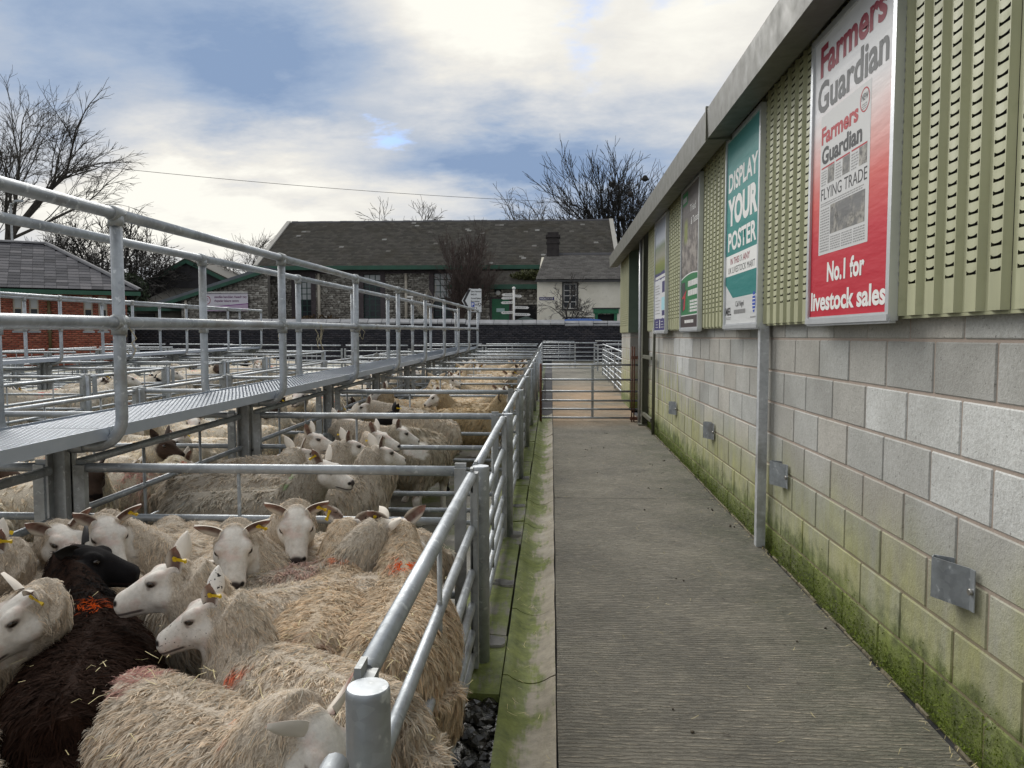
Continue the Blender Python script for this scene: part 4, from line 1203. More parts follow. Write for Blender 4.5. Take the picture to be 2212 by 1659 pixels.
def sheep_mesh(key, H, yaw, pitch, roll=0., voxel=.010, fat=1., bend=0., leglen=1., head=1.0, TL=.85):
    """H: poll position in the sheep's own frame (x forward); yaw/pitch of the face (deg)"""
    V = []; F = []
    def add(vf):
        b0 = len(V); V.extend(vf[0]); F.extend([tuple(b0+i for i in f) for f in vf[1]])
    X, Y, Z = Vector((1, 0, 0)), Vector((0, 1, 0)), Vector((0, 0, 1))
    tor = [(-.485, .05, .06, .06, .52), (-.455, .115, .12, .13, .505), (-.39, .163, .168, .19, .488), (-.28, .193, .19, .215, .475), (-.12, .212, .20, .225, .468), (.04, .212, .20, .228, .466),
           (.17, .198, .197, .222, .472), (.28, .170, .188, .205, .482), (.36, .130, .155, .175, .50), (.42, .075, .09, .12, .525), (.445, .03, .04, .05, .54)]
    rings = []
    for (x, a, bu, bd, zc) in tor:
        x = x*TL
        yb = bend*(x*x) if x > 0 else 0
        a2 = a*fat*(1+.03*math.sin(x*9+key[1] if isinstance(key, tuple) else x*9))
        rings.append((Vector((x, yb, zc)), Y, Z, a2, bu, bd))
    add(loft(rings, 24))
    H = Vector(H)
    ya, pi_ = R(yaw), R(pitch)
    hx = Vector((math.cos(ya)*math.cos(pi_), math.sin(ya)*math.cos(pi_), math.sin(pi_))); hy = Vector((-math.sin(ya), math.cos(ya), 0)); hz_ = hx.cross(hy)
    if roll:
        cr_, sr_ = math.cos(R(roll)), math.sin(R(roll)); hy, hz_ = hy*cr_+hz_*sr_, hz_*cr_-hy*sr_
    # neck: a bent tapered tube from deep in the chest to the back of the skull
    n0 = Vector((.16, bend*.04, .50)); n1 = Vector((.30, bend*.1+H.y*.15, .575)); n3 = H-hx*.01-hz_*.028; n2 = n3-(hx*.10-Vector((0, 0, .0)))-hz_*.10
    n2 = n2*.6+((n1+n3)/2)*.4
    rg_ = []
    for i in range(9):
        t_ = i/8
        p = n0*(1-t_)**3+n1*3*t_*(1-t_)**2+n2*3*t_*t_*(1-t_)+n3*t_**3
        dv = (n1-n0)*3*(1-t_)**2+(n2-n1)*6*t_*(1-t_)+(n3-n2)*3*t_*t_; dv.normalize()
        sd_ = Z.cross(dv); sd_ = sd_.normalized() if sd_.length > .1 else Y; up = dv.cross(sd_)
        r = .160*(1-t_)+.082*t_-.010*math.sin(math.pi*t_)
        rg_.append((p, sd_, up, r*.92, r*1.05, r*1.12))
    add(loft(rg_, 18))
    add(loft([(H+hx*(s*head)+hz_*(zc*head), hy, hz_, a*head, bu*head, bd*head) for (s, a, bu, bd, zc) in HEAD_ST], 20))
    for sg_ in (-1, 1):       # brow, cheek
        for (s, l, z, r) in ((.058, .048, .008, .023), (.040, .042, -.060, .036)):
            c = H+(hx*s+hy*(l*sg_)+hz_*z)*head; rr = []
            for i in range(7):
                th = math.pi*(i+.15)/6.3; rr.append((c-hx*(math.cos(th)*r*1.4), hy, hz_, max(.002, math.sin(th)*r), max(.002, math.sin(th)*r), max(.002, math.sin(th)*r)))
            add(loft(rr, 10))
    for sg_ in (-1, 1):
        for pts in ([(.26, .115, .45, .075), (.27, .115, .33, .058), (.285, .11, .235, .036), (.28, .11, .14, .026), (.275, .11, .06, .024), (.285, .11, .03, .031), (.295, .11, .0, .036)],
                    [(-.30, .13, .46, .10), (-.27, .135, .34, .085), (-.33, .13, .25, .045), (-.385, .125, .205, .034), (-.375, .125, .12, .025), (-.36, .125, .05, .024), (-.345, .125, .03, .031), (-.335, .125, .0, .036)]):
            add(loft([(Vector((x*TL, y*sg_, z)), Y, X, r, r, r) for (x, y, z, r) in pts][::-1], 10))
    add(loft([(Vector((-.39, 0, .60)), Y, Z, .05, .04, .04), (Vector((-.435, 0, .55)), Y, X, .045, .03, .03), (Vector((-.45, 0, .43)), Y, X, .032, .022, .022), (Vector((-.44, 0, .38)), Y, X, .01, .008, .008)], 10))
    me = bpy.data.meshes.new('sheep_raw'); me.from_pydata([tuple(v) for v in V], [], F)
    bm = bmesh.new(); bm.from_mesh(me); bmesh.ops.recalc_face_normals(bm, faces=bm.faces[:]); bm.to_mesh(me); bm.free()
    o = bpy.data.objects.new('raw', me); COL.objects.link(o)
    md = o.modifiers.new('r', 'REMESH'); md.mode = 'VOXEL'; md.voxel_size = voxel; md.use_smooth_shade = True
    ms = o.modifiers.new('s', 'SMOOTH'); ms.factor = .5; ms.iterations = 2
    mdc = o.modifiers.new('d', 'DECIMATE'); mdc.ratio = .42
    dg = bpy.context.evaluated_depsgraph_get(); dg.update()
    out = bpy.data.meshes.new_from_object(o.evaluated_get(dg))
    bpy.data.objects.remove(o); bpy.data.meshes.remove(me)
    n = len(out.vertices); co = np.zeros(n*3, np.float32); out.vertices.foreach_get('co', co); co = co.reshape(-1, 3).astype(float)
    no = np.zeros(n*3, np.float32); out.vertex_normals.foreach_get('vector', no); no = no.reshape(-1, 3).astype(float)
    Mh = np.array([hx, hy, hz_]); hc = (co-np.array(H))@Mh.T/head
    s, l, z = hc.T
    near_head = (s > -.06) & (s < .31) & (np.abs(l) < .095) & (z > -.17) & (z < .07)
    edge = .004*np.sin(co[:, 1]*90)+.004*np.sin(co[:, 2]*70)
    f_face = np.clip((s-(.005+np.maximum(0, -z-.045)*.75)+edge)/.02, 0, 1)*near_head
    f_face = np.maximum(f_face, np.clip((s+.035)/.02, 0, 1)*near_head*(z > -.02)*(np.abs(l) < .05))      # bare crown between the ears
    leg = np.clip((.255-co[:, 2])/.04, 0, 1)*((np.abs(co[:, 0]-.23) < .09) | (np.abs(co[:, 0]+.30) < .1))
    wool = np.clip(1-np.maximum(f_face, leg), 0, 1)
    return dict(me=out, co=co, no=no, hc=hc, wool=wool, H=H, hx=hx, hy=hy, hz=hz_, head=head)

def vnoise(P, sc, seed=0.):
    P = P*sc+seed
    return (np.sin(P[:, 0]*1.7+1.3*np.sin(P[:, 1]*1.1+seed))+np.sin(P[:, 1]*1.9+1.1*np.sin(P[:, 2]*1.3))+np.sin(P[:, 2]*2.1+1.2*np.sin(P[:, 0]*.9+2)))/3
def fleece_mesh(sd_, n, base, length=.055, width=.012, marks=(), seed=0, rows=2, curl=1.0, dirt=.35, back_light=.25):
    me, co, no, wool = sd_['me'], sd_['co'], sd_['no'], sd_['wool']
    rg_ = np.random.default_rng(1000+seed)
    me.calc_loop_triangles(); T = np.zeros(len(me.loop_triangles)*3, np.int32); me.loop_triangles.foreach_get('vertices', T); T = T.reshape(-1, 3)
    a, b_, c = co[T[:, 0]], co[T[:, 1]], co[T[:, 2]]
    ar = np.linalg.norm(np.cross(b_-a, c-a), axis=1)*(wool[T].min(axis=1) > .5)
    CH = 5; n = (n//CH)*CH; nc = n//CH
    ti = np.repeat(rg_.choice(len(T), nc, p=ar/ar.sum()), CH)
    u, v = np.repeat(rg_.random(nc), CH), np.repeat(rg_.random(nc), CH); k = u+v > 1; u[k] = 1-u[k]; v[k] = 1-v[k]
    w0 = 1-u-v
    P = co[T[ti, 0]]*w0[:, None]+co[T[ti, 1]]*u[:, None]+co[T[ti, 2]]*v[:, None]
    N = no[T[ti, 0]]*w0[:, None]+no[T[ti, 1]]*u[:, None]+no[T[ti, 2]]*v[:, None]; N /= np.linalg.norm(N, axis=1)[:, None]
    hd = np.linalg.norm(P-np.array(sd_['H']), axis=1)
    short = np.clip((hd-.04)/.20, .45, 1)
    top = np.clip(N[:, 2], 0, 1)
    # flow: down the flanks, slightly backwards, swirled by smooth noise
    g = np.zeros((n, 3)); g[:, 2] = -1; g[:, 0] = -.30
    f1 = vnoise(P, 9, seed); f2 = vnoise(P[:, [1, 2, 0]], 11, seed+5); f3 = vnoise(P[:, [2, 0, 1]], 31, seed+9)
    g += np.stack([f1, f2, f3*.4], 1)*.42
    g += rg_.normal(0, 1, (n, 3))*(top**2)[:, None]*.40
    g += (np.sign(P[:, 1])*np.maximum(0, top-.3))[:, None]*np.array([[0, .9, 0]])
    d = g-N*(g*N).sum(1)[:, None]; d /= np.linalg.norm(d, axis=1)[:, None]+1e-6
    S = np.cross(N, d)
    # clump: nearby locks share a side bias
    bias = (vnoise(P, 45, seed+2)*.5+np.repeat(rg_.normal(0, .3, nc), CH))
    L = length*short*np.repeat(rg_.uniform(.7, 1.2, nc), CH)*rg_.uniform(.8, 1.1, n)*(1-.25*top); Wd = width*rg_.uniform(.6, 1.35, n)*(.6+.4*short)
    lift = np.repeat(rg_.uniform(.12, .50, nc), CH)*(1+.3*top)
    spr = .0060+width*.35; o1 = rg_.normal(0, spr, n); o2 = rg_.normal(0, spr*1.3, n); o3 = rg_.normal(0, .002, n)
    ts = np.linspace(0, 1, rows+1); pts = []
    ph = np.repeat(rg_.random(nc)*6.28, CH)
    for t_ in ts:
        fwd = (t_*.95)*L; up = L*lift*(np.sin(np.minimum(t_*1.25, 1)*math.pi*.62)*.55)-.0025
        sw = L*(.22*bias*t_*t_+curl*.075*np.sin(t_*7.5+ph)*min(1., t_*2))
        cv = 1-.72*t_
        pts.append(P+d*(fwd+o2*cv)[:, None]+N*(up+o3)[:, None]+S*(sw+o1*cv)[:, None])
    prof = np.interp(ts, [0, .3, .7, 1], [.6, 1, .8, .15])
    tw = rg_.normal(0, .35, n)
    Sd = S*np.cos(tw)[:, None]+N*np.sin(tw)[:, None]
    V = np.zeros((n, rows+1, 2, 3)); 
    for i in range(rows+1):
        V[:, i, 0] = pts[i]-Sd*(Wd*prof[i]/2)[:, None]; V[:, i, 1] = pts[i]+Sd*(Wd*prof[i]/2)[:, None]
    idx = np.arange(n)[:, None]*(2*(rows+1))
    F = np.concatenate([np.stack([idx[:, 0]+2*i, idx[:, 0]+2*i+1, idx[:, 0]+2*i+3, idx[:, 0]+2*i+2], 1) for i in range(rows)])
    base = np.array(base)
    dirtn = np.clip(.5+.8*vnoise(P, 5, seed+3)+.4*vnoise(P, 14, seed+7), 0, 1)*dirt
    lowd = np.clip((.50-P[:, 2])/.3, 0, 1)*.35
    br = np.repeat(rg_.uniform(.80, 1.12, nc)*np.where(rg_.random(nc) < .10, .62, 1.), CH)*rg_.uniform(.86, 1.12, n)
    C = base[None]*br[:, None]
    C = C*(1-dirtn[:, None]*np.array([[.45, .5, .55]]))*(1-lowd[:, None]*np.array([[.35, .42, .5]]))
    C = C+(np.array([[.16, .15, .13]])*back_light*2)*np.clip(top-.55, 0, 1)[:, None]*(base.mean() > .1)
    warm = rg_.normal(0, .04, n); C[:, 0] *= 1+warm; C[:, 2] *= 1-warm
    for (mp, mr, mc, ms) in marks:
        dd = np.linalg.norm((P-np.array(mp)), axis=1)
        m_ = np.clip((mr*(1+.5*vnoise(P, 40, 3))-dd)/(mr*.55), 0, 1)*ms*(rg_.random(n) > .06)
        C = C*(1-m_[:, None])+np.array(mc)[None]*m_[:, None]
    C = np.clip(C, .002, .95)
    tint = np.repeat(C[:, None, :], 2*(rows+1), axis=1)
    tipf = (.82+.30*ts)[None, :, None, None]  # roots darker than tips: shade between locks put into the tint
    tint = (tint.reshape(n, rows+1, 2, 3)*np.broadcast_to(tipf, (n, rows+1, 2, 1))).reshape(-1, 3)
    tint = np.concatenate([tint, np.ones((len(tint), 1))], 1)
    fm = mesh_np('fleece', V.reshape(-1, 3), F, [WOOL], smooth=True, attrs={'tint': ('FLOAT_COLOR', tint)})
    return fm, (P, N)
def finish_body(sd_, base, face, marks=()):
    me = sd_['me']; n = len(sd_['co'])
    a = me.attributes.new('hc', 'FLOAT_VECTOR', 'POINT'); a.data.foreach_set('vector', sd_['hc'].astype(np.float32).ravel())
    a = me.attributes.new('woolly', 'FLOAT', 'POINT'); a.data.foreach_set('value', sd_['wool'].astype(np.float32))
    C = np.tile(np.array([*base, 1.])*np.array([.8, .8, .8, 1]), (n, 1))
    a = me.attributes.new('tint', 'FLOAT_COLOR', 'POINT'); a.data.foreach_set('color', C.astype(np.float32).ravel())
    me.materials.clear(); me.materials.append(FACE[face]); me.name = 'body'
    return me
def ear_mesh(kind, L=.108, Wd=.060):
    nu, nv = 9, 7; V = []; inn = []
    for side in (0, 1):
        for i in range(nu):
            u = i/(nu-1); w_ = Wd/2*(math.sin(math.pi*(.17+.83*u)**.85)**.8 if u < 1 else 0.04)+.002
            for j in range(nv):
                v = j/(nv-1)*2-1
                cup = (.020*(1-u*.6))*(v*v-.45)+.010*u*u
                th = (.0025 if side == 0 else -.0025)*(1-v*v*.8)
                V.append((u*L, v*w_, cup+th)); inn.append(1. if side == 0 else 0.)
    F = []; o_ = nu*nv
    for i in range(nu-1):
        for j in range(nv-1):
            a = i*nv+j; F.append((a, a+nv, a+nv+1, a+1)); F.append((o_+a, o_+a+1, o_+a+nv+1, o_+a+nv))
        for j in (0, nv-1):
            a = i*nv+j; F.append((a, o_+a, o_+a+nv, a+nv) if j == 0 else (a, a+nv, o_+a+nv, o_+a))
    for j in range(nv-1):
        a = (nu-1)*nv+j; F.append((a, o_+a, o_+a+1, a+1))
    return mesh_np('ear', np.array(V), np.array(F), [EARM[kind]], smooth=True, attrs={'inner': ('FLOAT', np.array(inn))})
EARS = {k: ear_mesh(k) for k in EARM}
ey = MB(); ey.ball((0, 0, 0), .0155, 0, 12, 8); EYE = ey.mesh('eye', EYEM)
tg = MB(); tg.box((0, 0, 0), (.010, .038, .004)); tg.box((0, .019, 0), (.015, .012, .007)); tg.box((0, -.02, 0), (.013, .008, .008)); TAG = tg.mesh('ear_tag', YTAG)

def build_sheep(sd_, fleece, body, face, ear_lift=(25, 25), ear_back=(8, 8), tags=(0, 1), hollow=None):
    """proto: list of (name, mesh, local matrix, parent index)"""
    parts = [('body', body, Matrix.Identity(4), None), ('fleece', fleece, Matrix.Identity(4), None)]
    H, hx, hy, hz_, hd = sd_['H'], sd_['hx'], sd_['hy'], sd_['hz'], sd_['head']
    ek = face
    for i, sg_ in enumerate((1, -1)):          # left, right
        c = H+(hx*(.070)+hy*(.0585*sg_)+hz_*.0)*hd
        M = Matrix.Translation(c)@Matrix((hx, hy, hz_)).transposed().to_4x4()@Matrix.Diagonal((1.02, .8, .80, 1))
        parts.append(('eye', EYE, M, None))
        e0 = H+(hx*(-.012)+hy*(.048*sg_)+hz_*.022)*hd
        la, ba = R(ear_lift[i]), R(ear_back[i])
        ax = (hy*sg_*math.cos(la)*math.cos(ba)+hz_*math.sin(la)*math.cos(ba)-hx*math.sin(ba)).normalized()
        face_n = Vector(hollow) if isinstance(hollow, tuple) else (hx*.92+Vector((0, 0, -.25)))
        if hollow == 'side':                      # ear pricked up and back, hollow turned outwards
            ax = (hz_*.72+hy*(sg_*.42)-hx*.38).normalized(); face_n = hy*(sg_*.9)+hx*.35
        face_n = (face_n-ax*face_n.dot(ax)).normalized()     # hollow of the ear looks forward
        az = face_n*1.0; ay = az.cross(ax)
        M = Matrix.Translation(e0)@Matrix((ax, ay, az)).transposed().to_4x4()@Matrix.Diagonal((hd, hd, hd, 1))
        parts.append(('ear', EARS[ek], M, None)); ei = len(parts)-1
        if i in tags:
            low = -1 if ay.z > 0 else 1
            Mt = Matrix.Translation((.058, low*.020, .012))@Matrix.Rotation(R(15), 4, 'Z')
            parts.append(('ear_tag', TAG, Mt, ei))
    return parts
def place(parts, loc, heading, label, group, scale=1., color=(1, 1, 1), face=None):
    root = empty('sheep', (loc[0], loc[1], gz(loc[1])-.012), (0, 0, R(heading)), label, 'sheep', group)
    root.scale = (scale,)*3; made = []
    for (nm, me, M, pi_) in parts:
        o = bpy.data.objects.new(nm, me); COL.objects.link(o); o.parent = root if pi_ is None else made[pi_]
        o.matrix_local = M; o.color = (*color, 1); made.append(o)
        if face and nm == 'body': o.material_slots[0].link = 'OBJECT'; o.material_slots[0].material = FACE[face]
        if face and nm == 'ear': o.material_slots[0].link = 'OBJECT'; o.material_slots[0].material = EARM[face]
    return root

STRAWPTS = []
def hero(loc, heading, Hw, fyaw, fpitch, label, base, face='white', marks=(), n=9500, length=.055, width=.0037, scale=.99, seed=0, straw=0, ear_lift=(25, 25), ear_back=(8, 8), tags=(1,), fat=1., bend=0., dirt=.28, curl=1., voxel=.0085, group=None, head=.87, back_light=.25, roll=0., TL=.85, hollow=None):
    """one unique sheep: Hw = world poll position (x, y, height above the floor), fyaw = world heading of its face (0 = +X)"""
    th = R(heading); dx, dy = Hw[0]-loc[0], Hw[1]-loc[1]
    Hl = ((dx*math.cos(th)+dy*math.sin(th))/scale, (-dx*math.sin(th)+dy*math.cos(th))/scale, Hw[2]/scale)
    sd_ = sheep_mesh((seed, seed*.7), Hl, fyaw-heading, fpitch, roll, voxel, fat, bend, head=head, TL=TL)
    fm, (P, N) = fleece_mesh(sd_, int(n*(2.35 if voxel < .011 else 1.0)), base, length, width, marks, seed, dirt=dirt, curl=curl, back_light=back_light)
    body = finish_body(sd_, base, face)
    parts = build_sheep(sd_, fm, body, face, ear_lift, ear_back, tags, hollow)
    root = place(parts, loc, heading, label, group, scale)
    if straw:
        ok = np.where((N[:, 2] > .55) & (np.linalg.norm(P-np.array(sd_['H']), axis=1) > .25))[0]
        for i in rng.choice(ok, straw):
            p = P[i]+N[i]*.035; x, y = p[0]*scale, p[1]*scale
            STRAWPTS.append((loc[0]+x*math.cos(th)-y*math.sin(th), loc[1]+x*math.sin(th)+y*math.cos(th), p[2]*scale+gz(loc[1])))
    return root
ORANGE = (.85, .13, .015); PINK = (.50, .16, .17); REDM = (.62, .05, .04); GREENM = (.05, .55, .03); PURP = (.22, .07, .10)
GREYW = (.80, .70, .57); TANW = (.78, .645, .48); CREAMW = (.95, .86, .70); DIRTW = (.66, .585, .48)

# --- the crowded front pen
hero((-.80, 1.66), -34, (-.455, 1.425, .735), -25, -48, 'shaggy grey-cream sheep, big orange neck mark, head tucked beside the round post', GREYW, marks=[((.22, .03, .67), .075, ORANGE, 1.), ((-.30, .0, .64), .12, PINK, .6)], n=15000, seed=1, straw=34, ear_lift=(20, 15), ear_back=(20, 20), tags=(), length=.046, hollow=(-.55, .0, .75))
hero((-.63, 1.89), 148, (-.93, 2.03, .755), 196, -22, 'freckled white-faced sheep with an orange mark on its shoulder and straw on its back', GREYW, 'freckled', marks=[((.12, .10, .67), .048, ORANGE, 1.), ((.17, .07, .70), .026, ORANGE, 1.)], n=14000, seed=2, straw=46, ear_lift=(50, 48), ear_back=(22, 15), tags=(0,), length=.047, TL=.76, hollow='side', head=.78)
hero((-.86, 2.46), 212, (-1.10, 2.17, .80), 196, -16, 'large white roman-nosed head resting over the dark brown sheep', GREYW, 'white', n=9000, seed=3, ear_lift=(45, 42), ear_back=(18, 12), tags=(0,), length=.045, head=.86, hollow='side')
hero((-1.27, 2.0), 115, (-1.57, 2.46, .765), 12, -12, 'dark brown fleeced sheep with a black face and an orange mark behind its neck', (.036, .018, .012), 'black', marks=[((.46, 0, .72), .24, (.010, .009, .009), 1.), ((.24, .02, .69), .030, ORANGE, 1.)], n=15000, seed=4, straw=22, ear_lift=(30, 12), ear_back=(25, 25), tags=(0,), dirt=.25, length=.05, scale=1.0, back_light=0, fat=.95)
hero((-.93, 2.95), 250, (-1.10, 2.58, .79), 291, -38, 'white-faced sheep looking straight out just behind the roman-nosed head', GREYW, n=8000, seed=5, ear_lift=(32, 28), ear_back=(5, 5), tags=(0,), length=.05)
hero((-1.50, 3.12), 285, (-1.63, 2.70, .79), 316, -34, 'white-faced sheep with wide pointed ears looking out behind the black head', GREYW, n=8000, seed=6, ear_lift=(38, 40), ear_back=(5, 5), tags=(0,), length=.05)
hero((-.86, 3.12), 200, (-.965, 2.84, .80), 287, -38, 'white-faced sheep looking out in front of the first cross hurdle', GREYW, n=8000, seed=7, ear_lift=(34, 40), ear_back=(3, 3), tags=(0,), length=.05)
hero((-.73, 2.46), 97, (-.78, 2.93, .755), 70, -14, 'tan sheep turned away with a faint orange mark at its neck', TANW, 'freckled', marks=[((.27, 0, .68), .045, ORANGE, .8), ((-.42, 0, .55), .12, PURP, .35)], n=13000, seed=8, ear_lift=(32, 32), ear_back=(15, 15), tags=(0,), length=.047, straw=10, hollow=(-.8, 0, -.1))
hero((-.50, 2.42), 94, (-.60, 2.92, .755), 112, -12, 'tan sheep turned away, squeezed against the gate, bright orange mark on its shoulders', TANW, marks=[((.25, -.0, .69), .05, ORANGE, 1.)], n=14500, seed=9, ear_lift=(35, 38), ear_back=(15, 15), tags=(0,), length=.048, straw=30, fat=.98, hollow=(-.8, 0, -.1))
hero((-1.00, 2.62), 25, (-.62, 2.86, .76), 30, -25, 'grey sheep with a pinkish rump standing with its back between the white faces', DIRTW, marks=[((.1, 0, .68), .16, PINK, .35)], n=11000, seed=10, straw=14, length=.055, tags=())
hero((-1.64, 2.38), 258, (-1.42, 1.98, .77), 232, -30, 'sheep at the side of the dark brown one, white face turned back towards it', GREYW, n=9000, seed=11, ear_lift=(30, 30), ear_back=(5, 5), tags=(0,), length=.055)
hero((-1.88, 2.60), 160, (-1.83, 2.42, .77), 215, -18, 'white-faced sheep with a yellow tag in its ear beside the black ears', GREYW, n=7500, seed=12, ear_lift=(30, 30), tags=(0, 1), length=.05, hollow='side')
hero((-2.0, 2.92), 20, (-1.78, 2.66, .77), -25, -20, 'pale white head looking over the black ears towards the gate', GREYW, n=7000, seed=13, ear_lift=(38, 30), tags=(), length=.05)
hero((-1.12, 1.10), 178, (-1.6, 1.12, .6), 180, -40, 'woolly back in front of the dark brown sheep\'s rump', TANW, n=10000, seed=14, tags=(), length=.055)
hero((-1.66, 1.62), 172, (-2.1, 1.66, .62), 172, -40, 'brownish woolly back beside the dark rump', DIRTW, n=9000, seed=15, tags=(), length=.052)
hero((-1.30, 2.98), 300, (-1.20, 2.80, .62), 300, -60, 'woolly back between the two staring white heads', GREYW, n=8000, seed=16, tags=(), length=.05)
hero((-1.95, 2.25), 95, (-1.98, 2.66, .62), 90, -50, 'grey-cream back pressed under the walkway hurdle', GREYW, n=8000, seed=17, tags=(), length=.05)
hero((-1.72, 3.06), 80, (-1.70, 3.4, .6), 80, -50, 'curly back under the first hurdle beside the walkway post', GREYW, n=7000, seed=18, tags=(), length=.05)
# --- second pen along the alley
mid = dict(n=8000, voxel=.012, width=.0068, hollow='side')
hero((-1.62, 3.95), 10, (-1.20, 3.98, .79), -12, -18, 'dirty white sheep with a bright green mark on its neck', (.50, .45, .37), marks=[((.27, .02, .70), .075, GREENM, 1.)], seed=21, ear_lift=(55, 45), tags=(1,), back_light=.8, **mid)
hero((-1.27, 4.28), 48, (-1.03, 4.52, .79), 38, -14, 'grey-green sheep with raised head turned to the alley in the second pen', DIRTW, seed=22, ear_lift=(45, 45), tags=(0,), **mid)
hero((-1.88, 4.40), 8, (-1.6, 4.75, .74), 60, -14, 'grey sheep side on beneath the second hurdle', DIRTW, seed=23, tags=(), **mid)
hero((-1.62, 4.74), 20, (-1.32, 4.9, .77), 30, -14, 'grey sheep with a purplish rump in the second pen', DIRTW, marks=[((-.30, .1, .60), .16, PURP, .6)], seed=24, ear_lift=(40, 40), tags=(0,), **mid)
hero((-1.88, 5.05), 35, (-1.66, 5.22, .77), 5, -14, 'white head with upright ears peering along the second hurdle', GREYW, seed=25, ear_lift=(48, 48), tags=(0,), **mid)
hero((-1.42, 5.14), 25, (-1.20, 5.18, .79), 0, -16, 'white head turned to the alley just before the third pen', GREYW, seed=26, ear_lift=(48, 48), tags=(0,), **mid)
# --- third pen
hero((-1.32, 6.15), 5, (-1.72, 6.1, .77), 30, -14, 'long grey back of a sheep standing across the third pen', GREYW, seed=27, ear_lift=(48, 48), tags=(0,), **mid)
hero((-1.06, 6.08), 75, (-1.16, 5.74, .74), 20, -20, 'pale sheep standing rear-on with its hind legs showing in the third pen', (.58, .51, .40), seed=28, ear_lift=(40, 40), tags=(), **mid)
hero((-1.55, 6.75), 175, (-1.75, 6.55, .77), 150, -14, 'grey-cream sheep with upright ears by the walkway side of the third pen', GREYW, seed=29, ear_lift=(45, 45), tags=(0,), **mid)
hero((-1.20, 6.95), 10, (-1.38, 6.7, .76), 200, -14, 'dark-faced sheep behind the rear-on pale one', GREYW, 'black', seed=30, ear_lift=(30, 30), tags=(0,), **mid)
hero((-1.25, 7.25), 5, (-1.75, 7.25, .78), 190, -14, 'grey sheep along the third hurdle with a white raised head', DIRTW, marks=[((.2, 0, .68), .08, PINK, .5)], seed=31, ear_lift=(45, 45), tags=(), **mid)
# --- brown-faced pair beyond the walkway
hero((-2.85, 4.25), 350, (-2.50, 4.02, .74), 310, -30, 'brown-faced cream sheep looking down beside the walkway post', CREAMW, 'brown', seed=33, ear_lift=(15, 15), tags=(1,), **mid)
hero((-2.95, 5.0), 20, (-2.60, 4.98, .76), -10, -20, 'dark-faced cream sheep with a curly neck beyond the walkway', CREAMW, 'brown', seed=34, ear_lift=(10, 10), tags=(), **mid)
hero((-2.60, 4.62), 30, (-2.45, 5.0, .62), 30, -40, 'cream sheep with a reddish flank beside the walkway rail', CREAMW, marks=[((.0, -.1, .62), .2, PINK, .55), ((.32, 0, .64), .06, REDM, .8)], seed=35, tags=(), **mid)

# --- shared poses for the rest of the flock
POSE = []
for i, (H, yw, pt_, bd) in enumerate([((.54, .0, .77), 0, -22, 0), ((.50, .14, .76), 50, -18, .5), ((.50, -.14, .76), -50, -18, -.5), ((.62, .02, .62), 5, -50, 0), ((.44, .22, .74), 105, -15, .8), ((.44, -.22, .74), -105, -15, -.8)]):
    sd_ = sheep_mesh((i, i), H, yw, pt_, 0, .017, 1., bd)
    fm, _ = fleece_mesh(sd_, 4500, (.60, .60, .60), .034, .012, (), 60+i, rows=2, back_light=.15)
    red = fleece_mesh(sd_, 4500, (.60, .60, .60), .034, .012, [((-.25+.12*i, .05, .66), .13, (.62, .08, .07), .75)], 60+i, rows=2, back_light=.15)[0]
    body = finish_body(sd_, (.6, .6, .6), 'white')
    POSE.append((build_sheep(sd_, fm, body, 'white', (38, 38), (8, 8), (0,)), build_sheep(sd_, red, body, 'white', (38, 38), (8, 8), (0,))))
def flock(x0, x1, y0, y1, spots, where, color, faces=('white',), red=.2, seed=0):
    rd = random.Random(seed)
    for (u, v, hd) in spots:
        i = rd.randrange(6); r_ = rd.random() < red; fc = rd.choice(faces)
        k = rd.uniform(.88, 1.12); colr = tuple(c*k/.6 for c in color)
        lab = '%s-faced sheep%s %s' % (fc, ' with a red mark' if r_ else '', where)
        place(POSE[i][1 if r_ else 0], (x0+(x1-x0)*u, y0+(y1-y0)*v), hd+rd.uniform(-14, 14), lab, lab+' group', rd.uniform(.84, 1.04), colr, fc)
def grid_spots(n, seed):
    """sheep packed side by side across the pen, a few turned along it"""
    rd = random.Random(seed); out = []
    for j in range(n):
        v = (j+.5)/n+rd.uniform(-.03, .03); hd = rd.choice((0, 180)); u = .5+rd.uniform(-.10, .02)*(1 if hd == 0 else -1)
        if rd.random() < .3: out.append((rd.choice((.14, .2, .8)), v, rd.choice((90, 265, 75)))); u += .12 if out[-1][0] < .5 else -.12
        out.append((u, v, hd))
    return out
def rowpens(xa, xb, ks, n, what, color, faces, red, seed):
    for k in ks:
        flock(xb+.25, xa-.25, YK[k]+.22, YK[k+1]-.22, grid_spots(n[k % len(n)], seed+k), 'in the %s pen %s' % (ORD[k], what), color, faces, red, seed+k)
# fourth pen: tan horned type, side on
hn = MB()
for sg_ in (-1, 1):
    hn.tube([(.0, .035*sg_, .035), (-.04, .065*sg_, .05), (-.075, .085*sg_, .02), (-.07, .10*sg_, -.03), (-.035, .105*sg_, -.06)], [.016, .015, .012, .009, .005], 8)
hero((-.86, 8.15), 2, (-.47, 8.12, .80), -5, -12, 'tan sheep with curled dark horns standing side on in the fourth pen', (.60, .46, .27), seed=36, tags=(), n=6000, voxel=.013, width=.009, hollow='side')
o = bpy.data.objects['sheep']
hroot = [o for o in bpy.data.objects if o.get('label', '').startswith('tan sheep with curled')][0]
hb_ = hn.mesh('horns', plain('dark horn', (.09, .06, .035), .5, 0, .3, 40)); obj('horns', hb_, hroot, (.39, -.03, .80), (0, R(12), R(-7)))
hero((-1.65, 8.25), 178, (-1.85, 8.45, .83), 185, -20, 'tan sheep with a faint red mark at the walkway side of the fourth pen', (.50, .39, .25), marks=[((-.1, 0, .68), .07, REDM, .4)], seed=37, tags=(), n=6000, voxel=.013, width=.009, hollow='side')
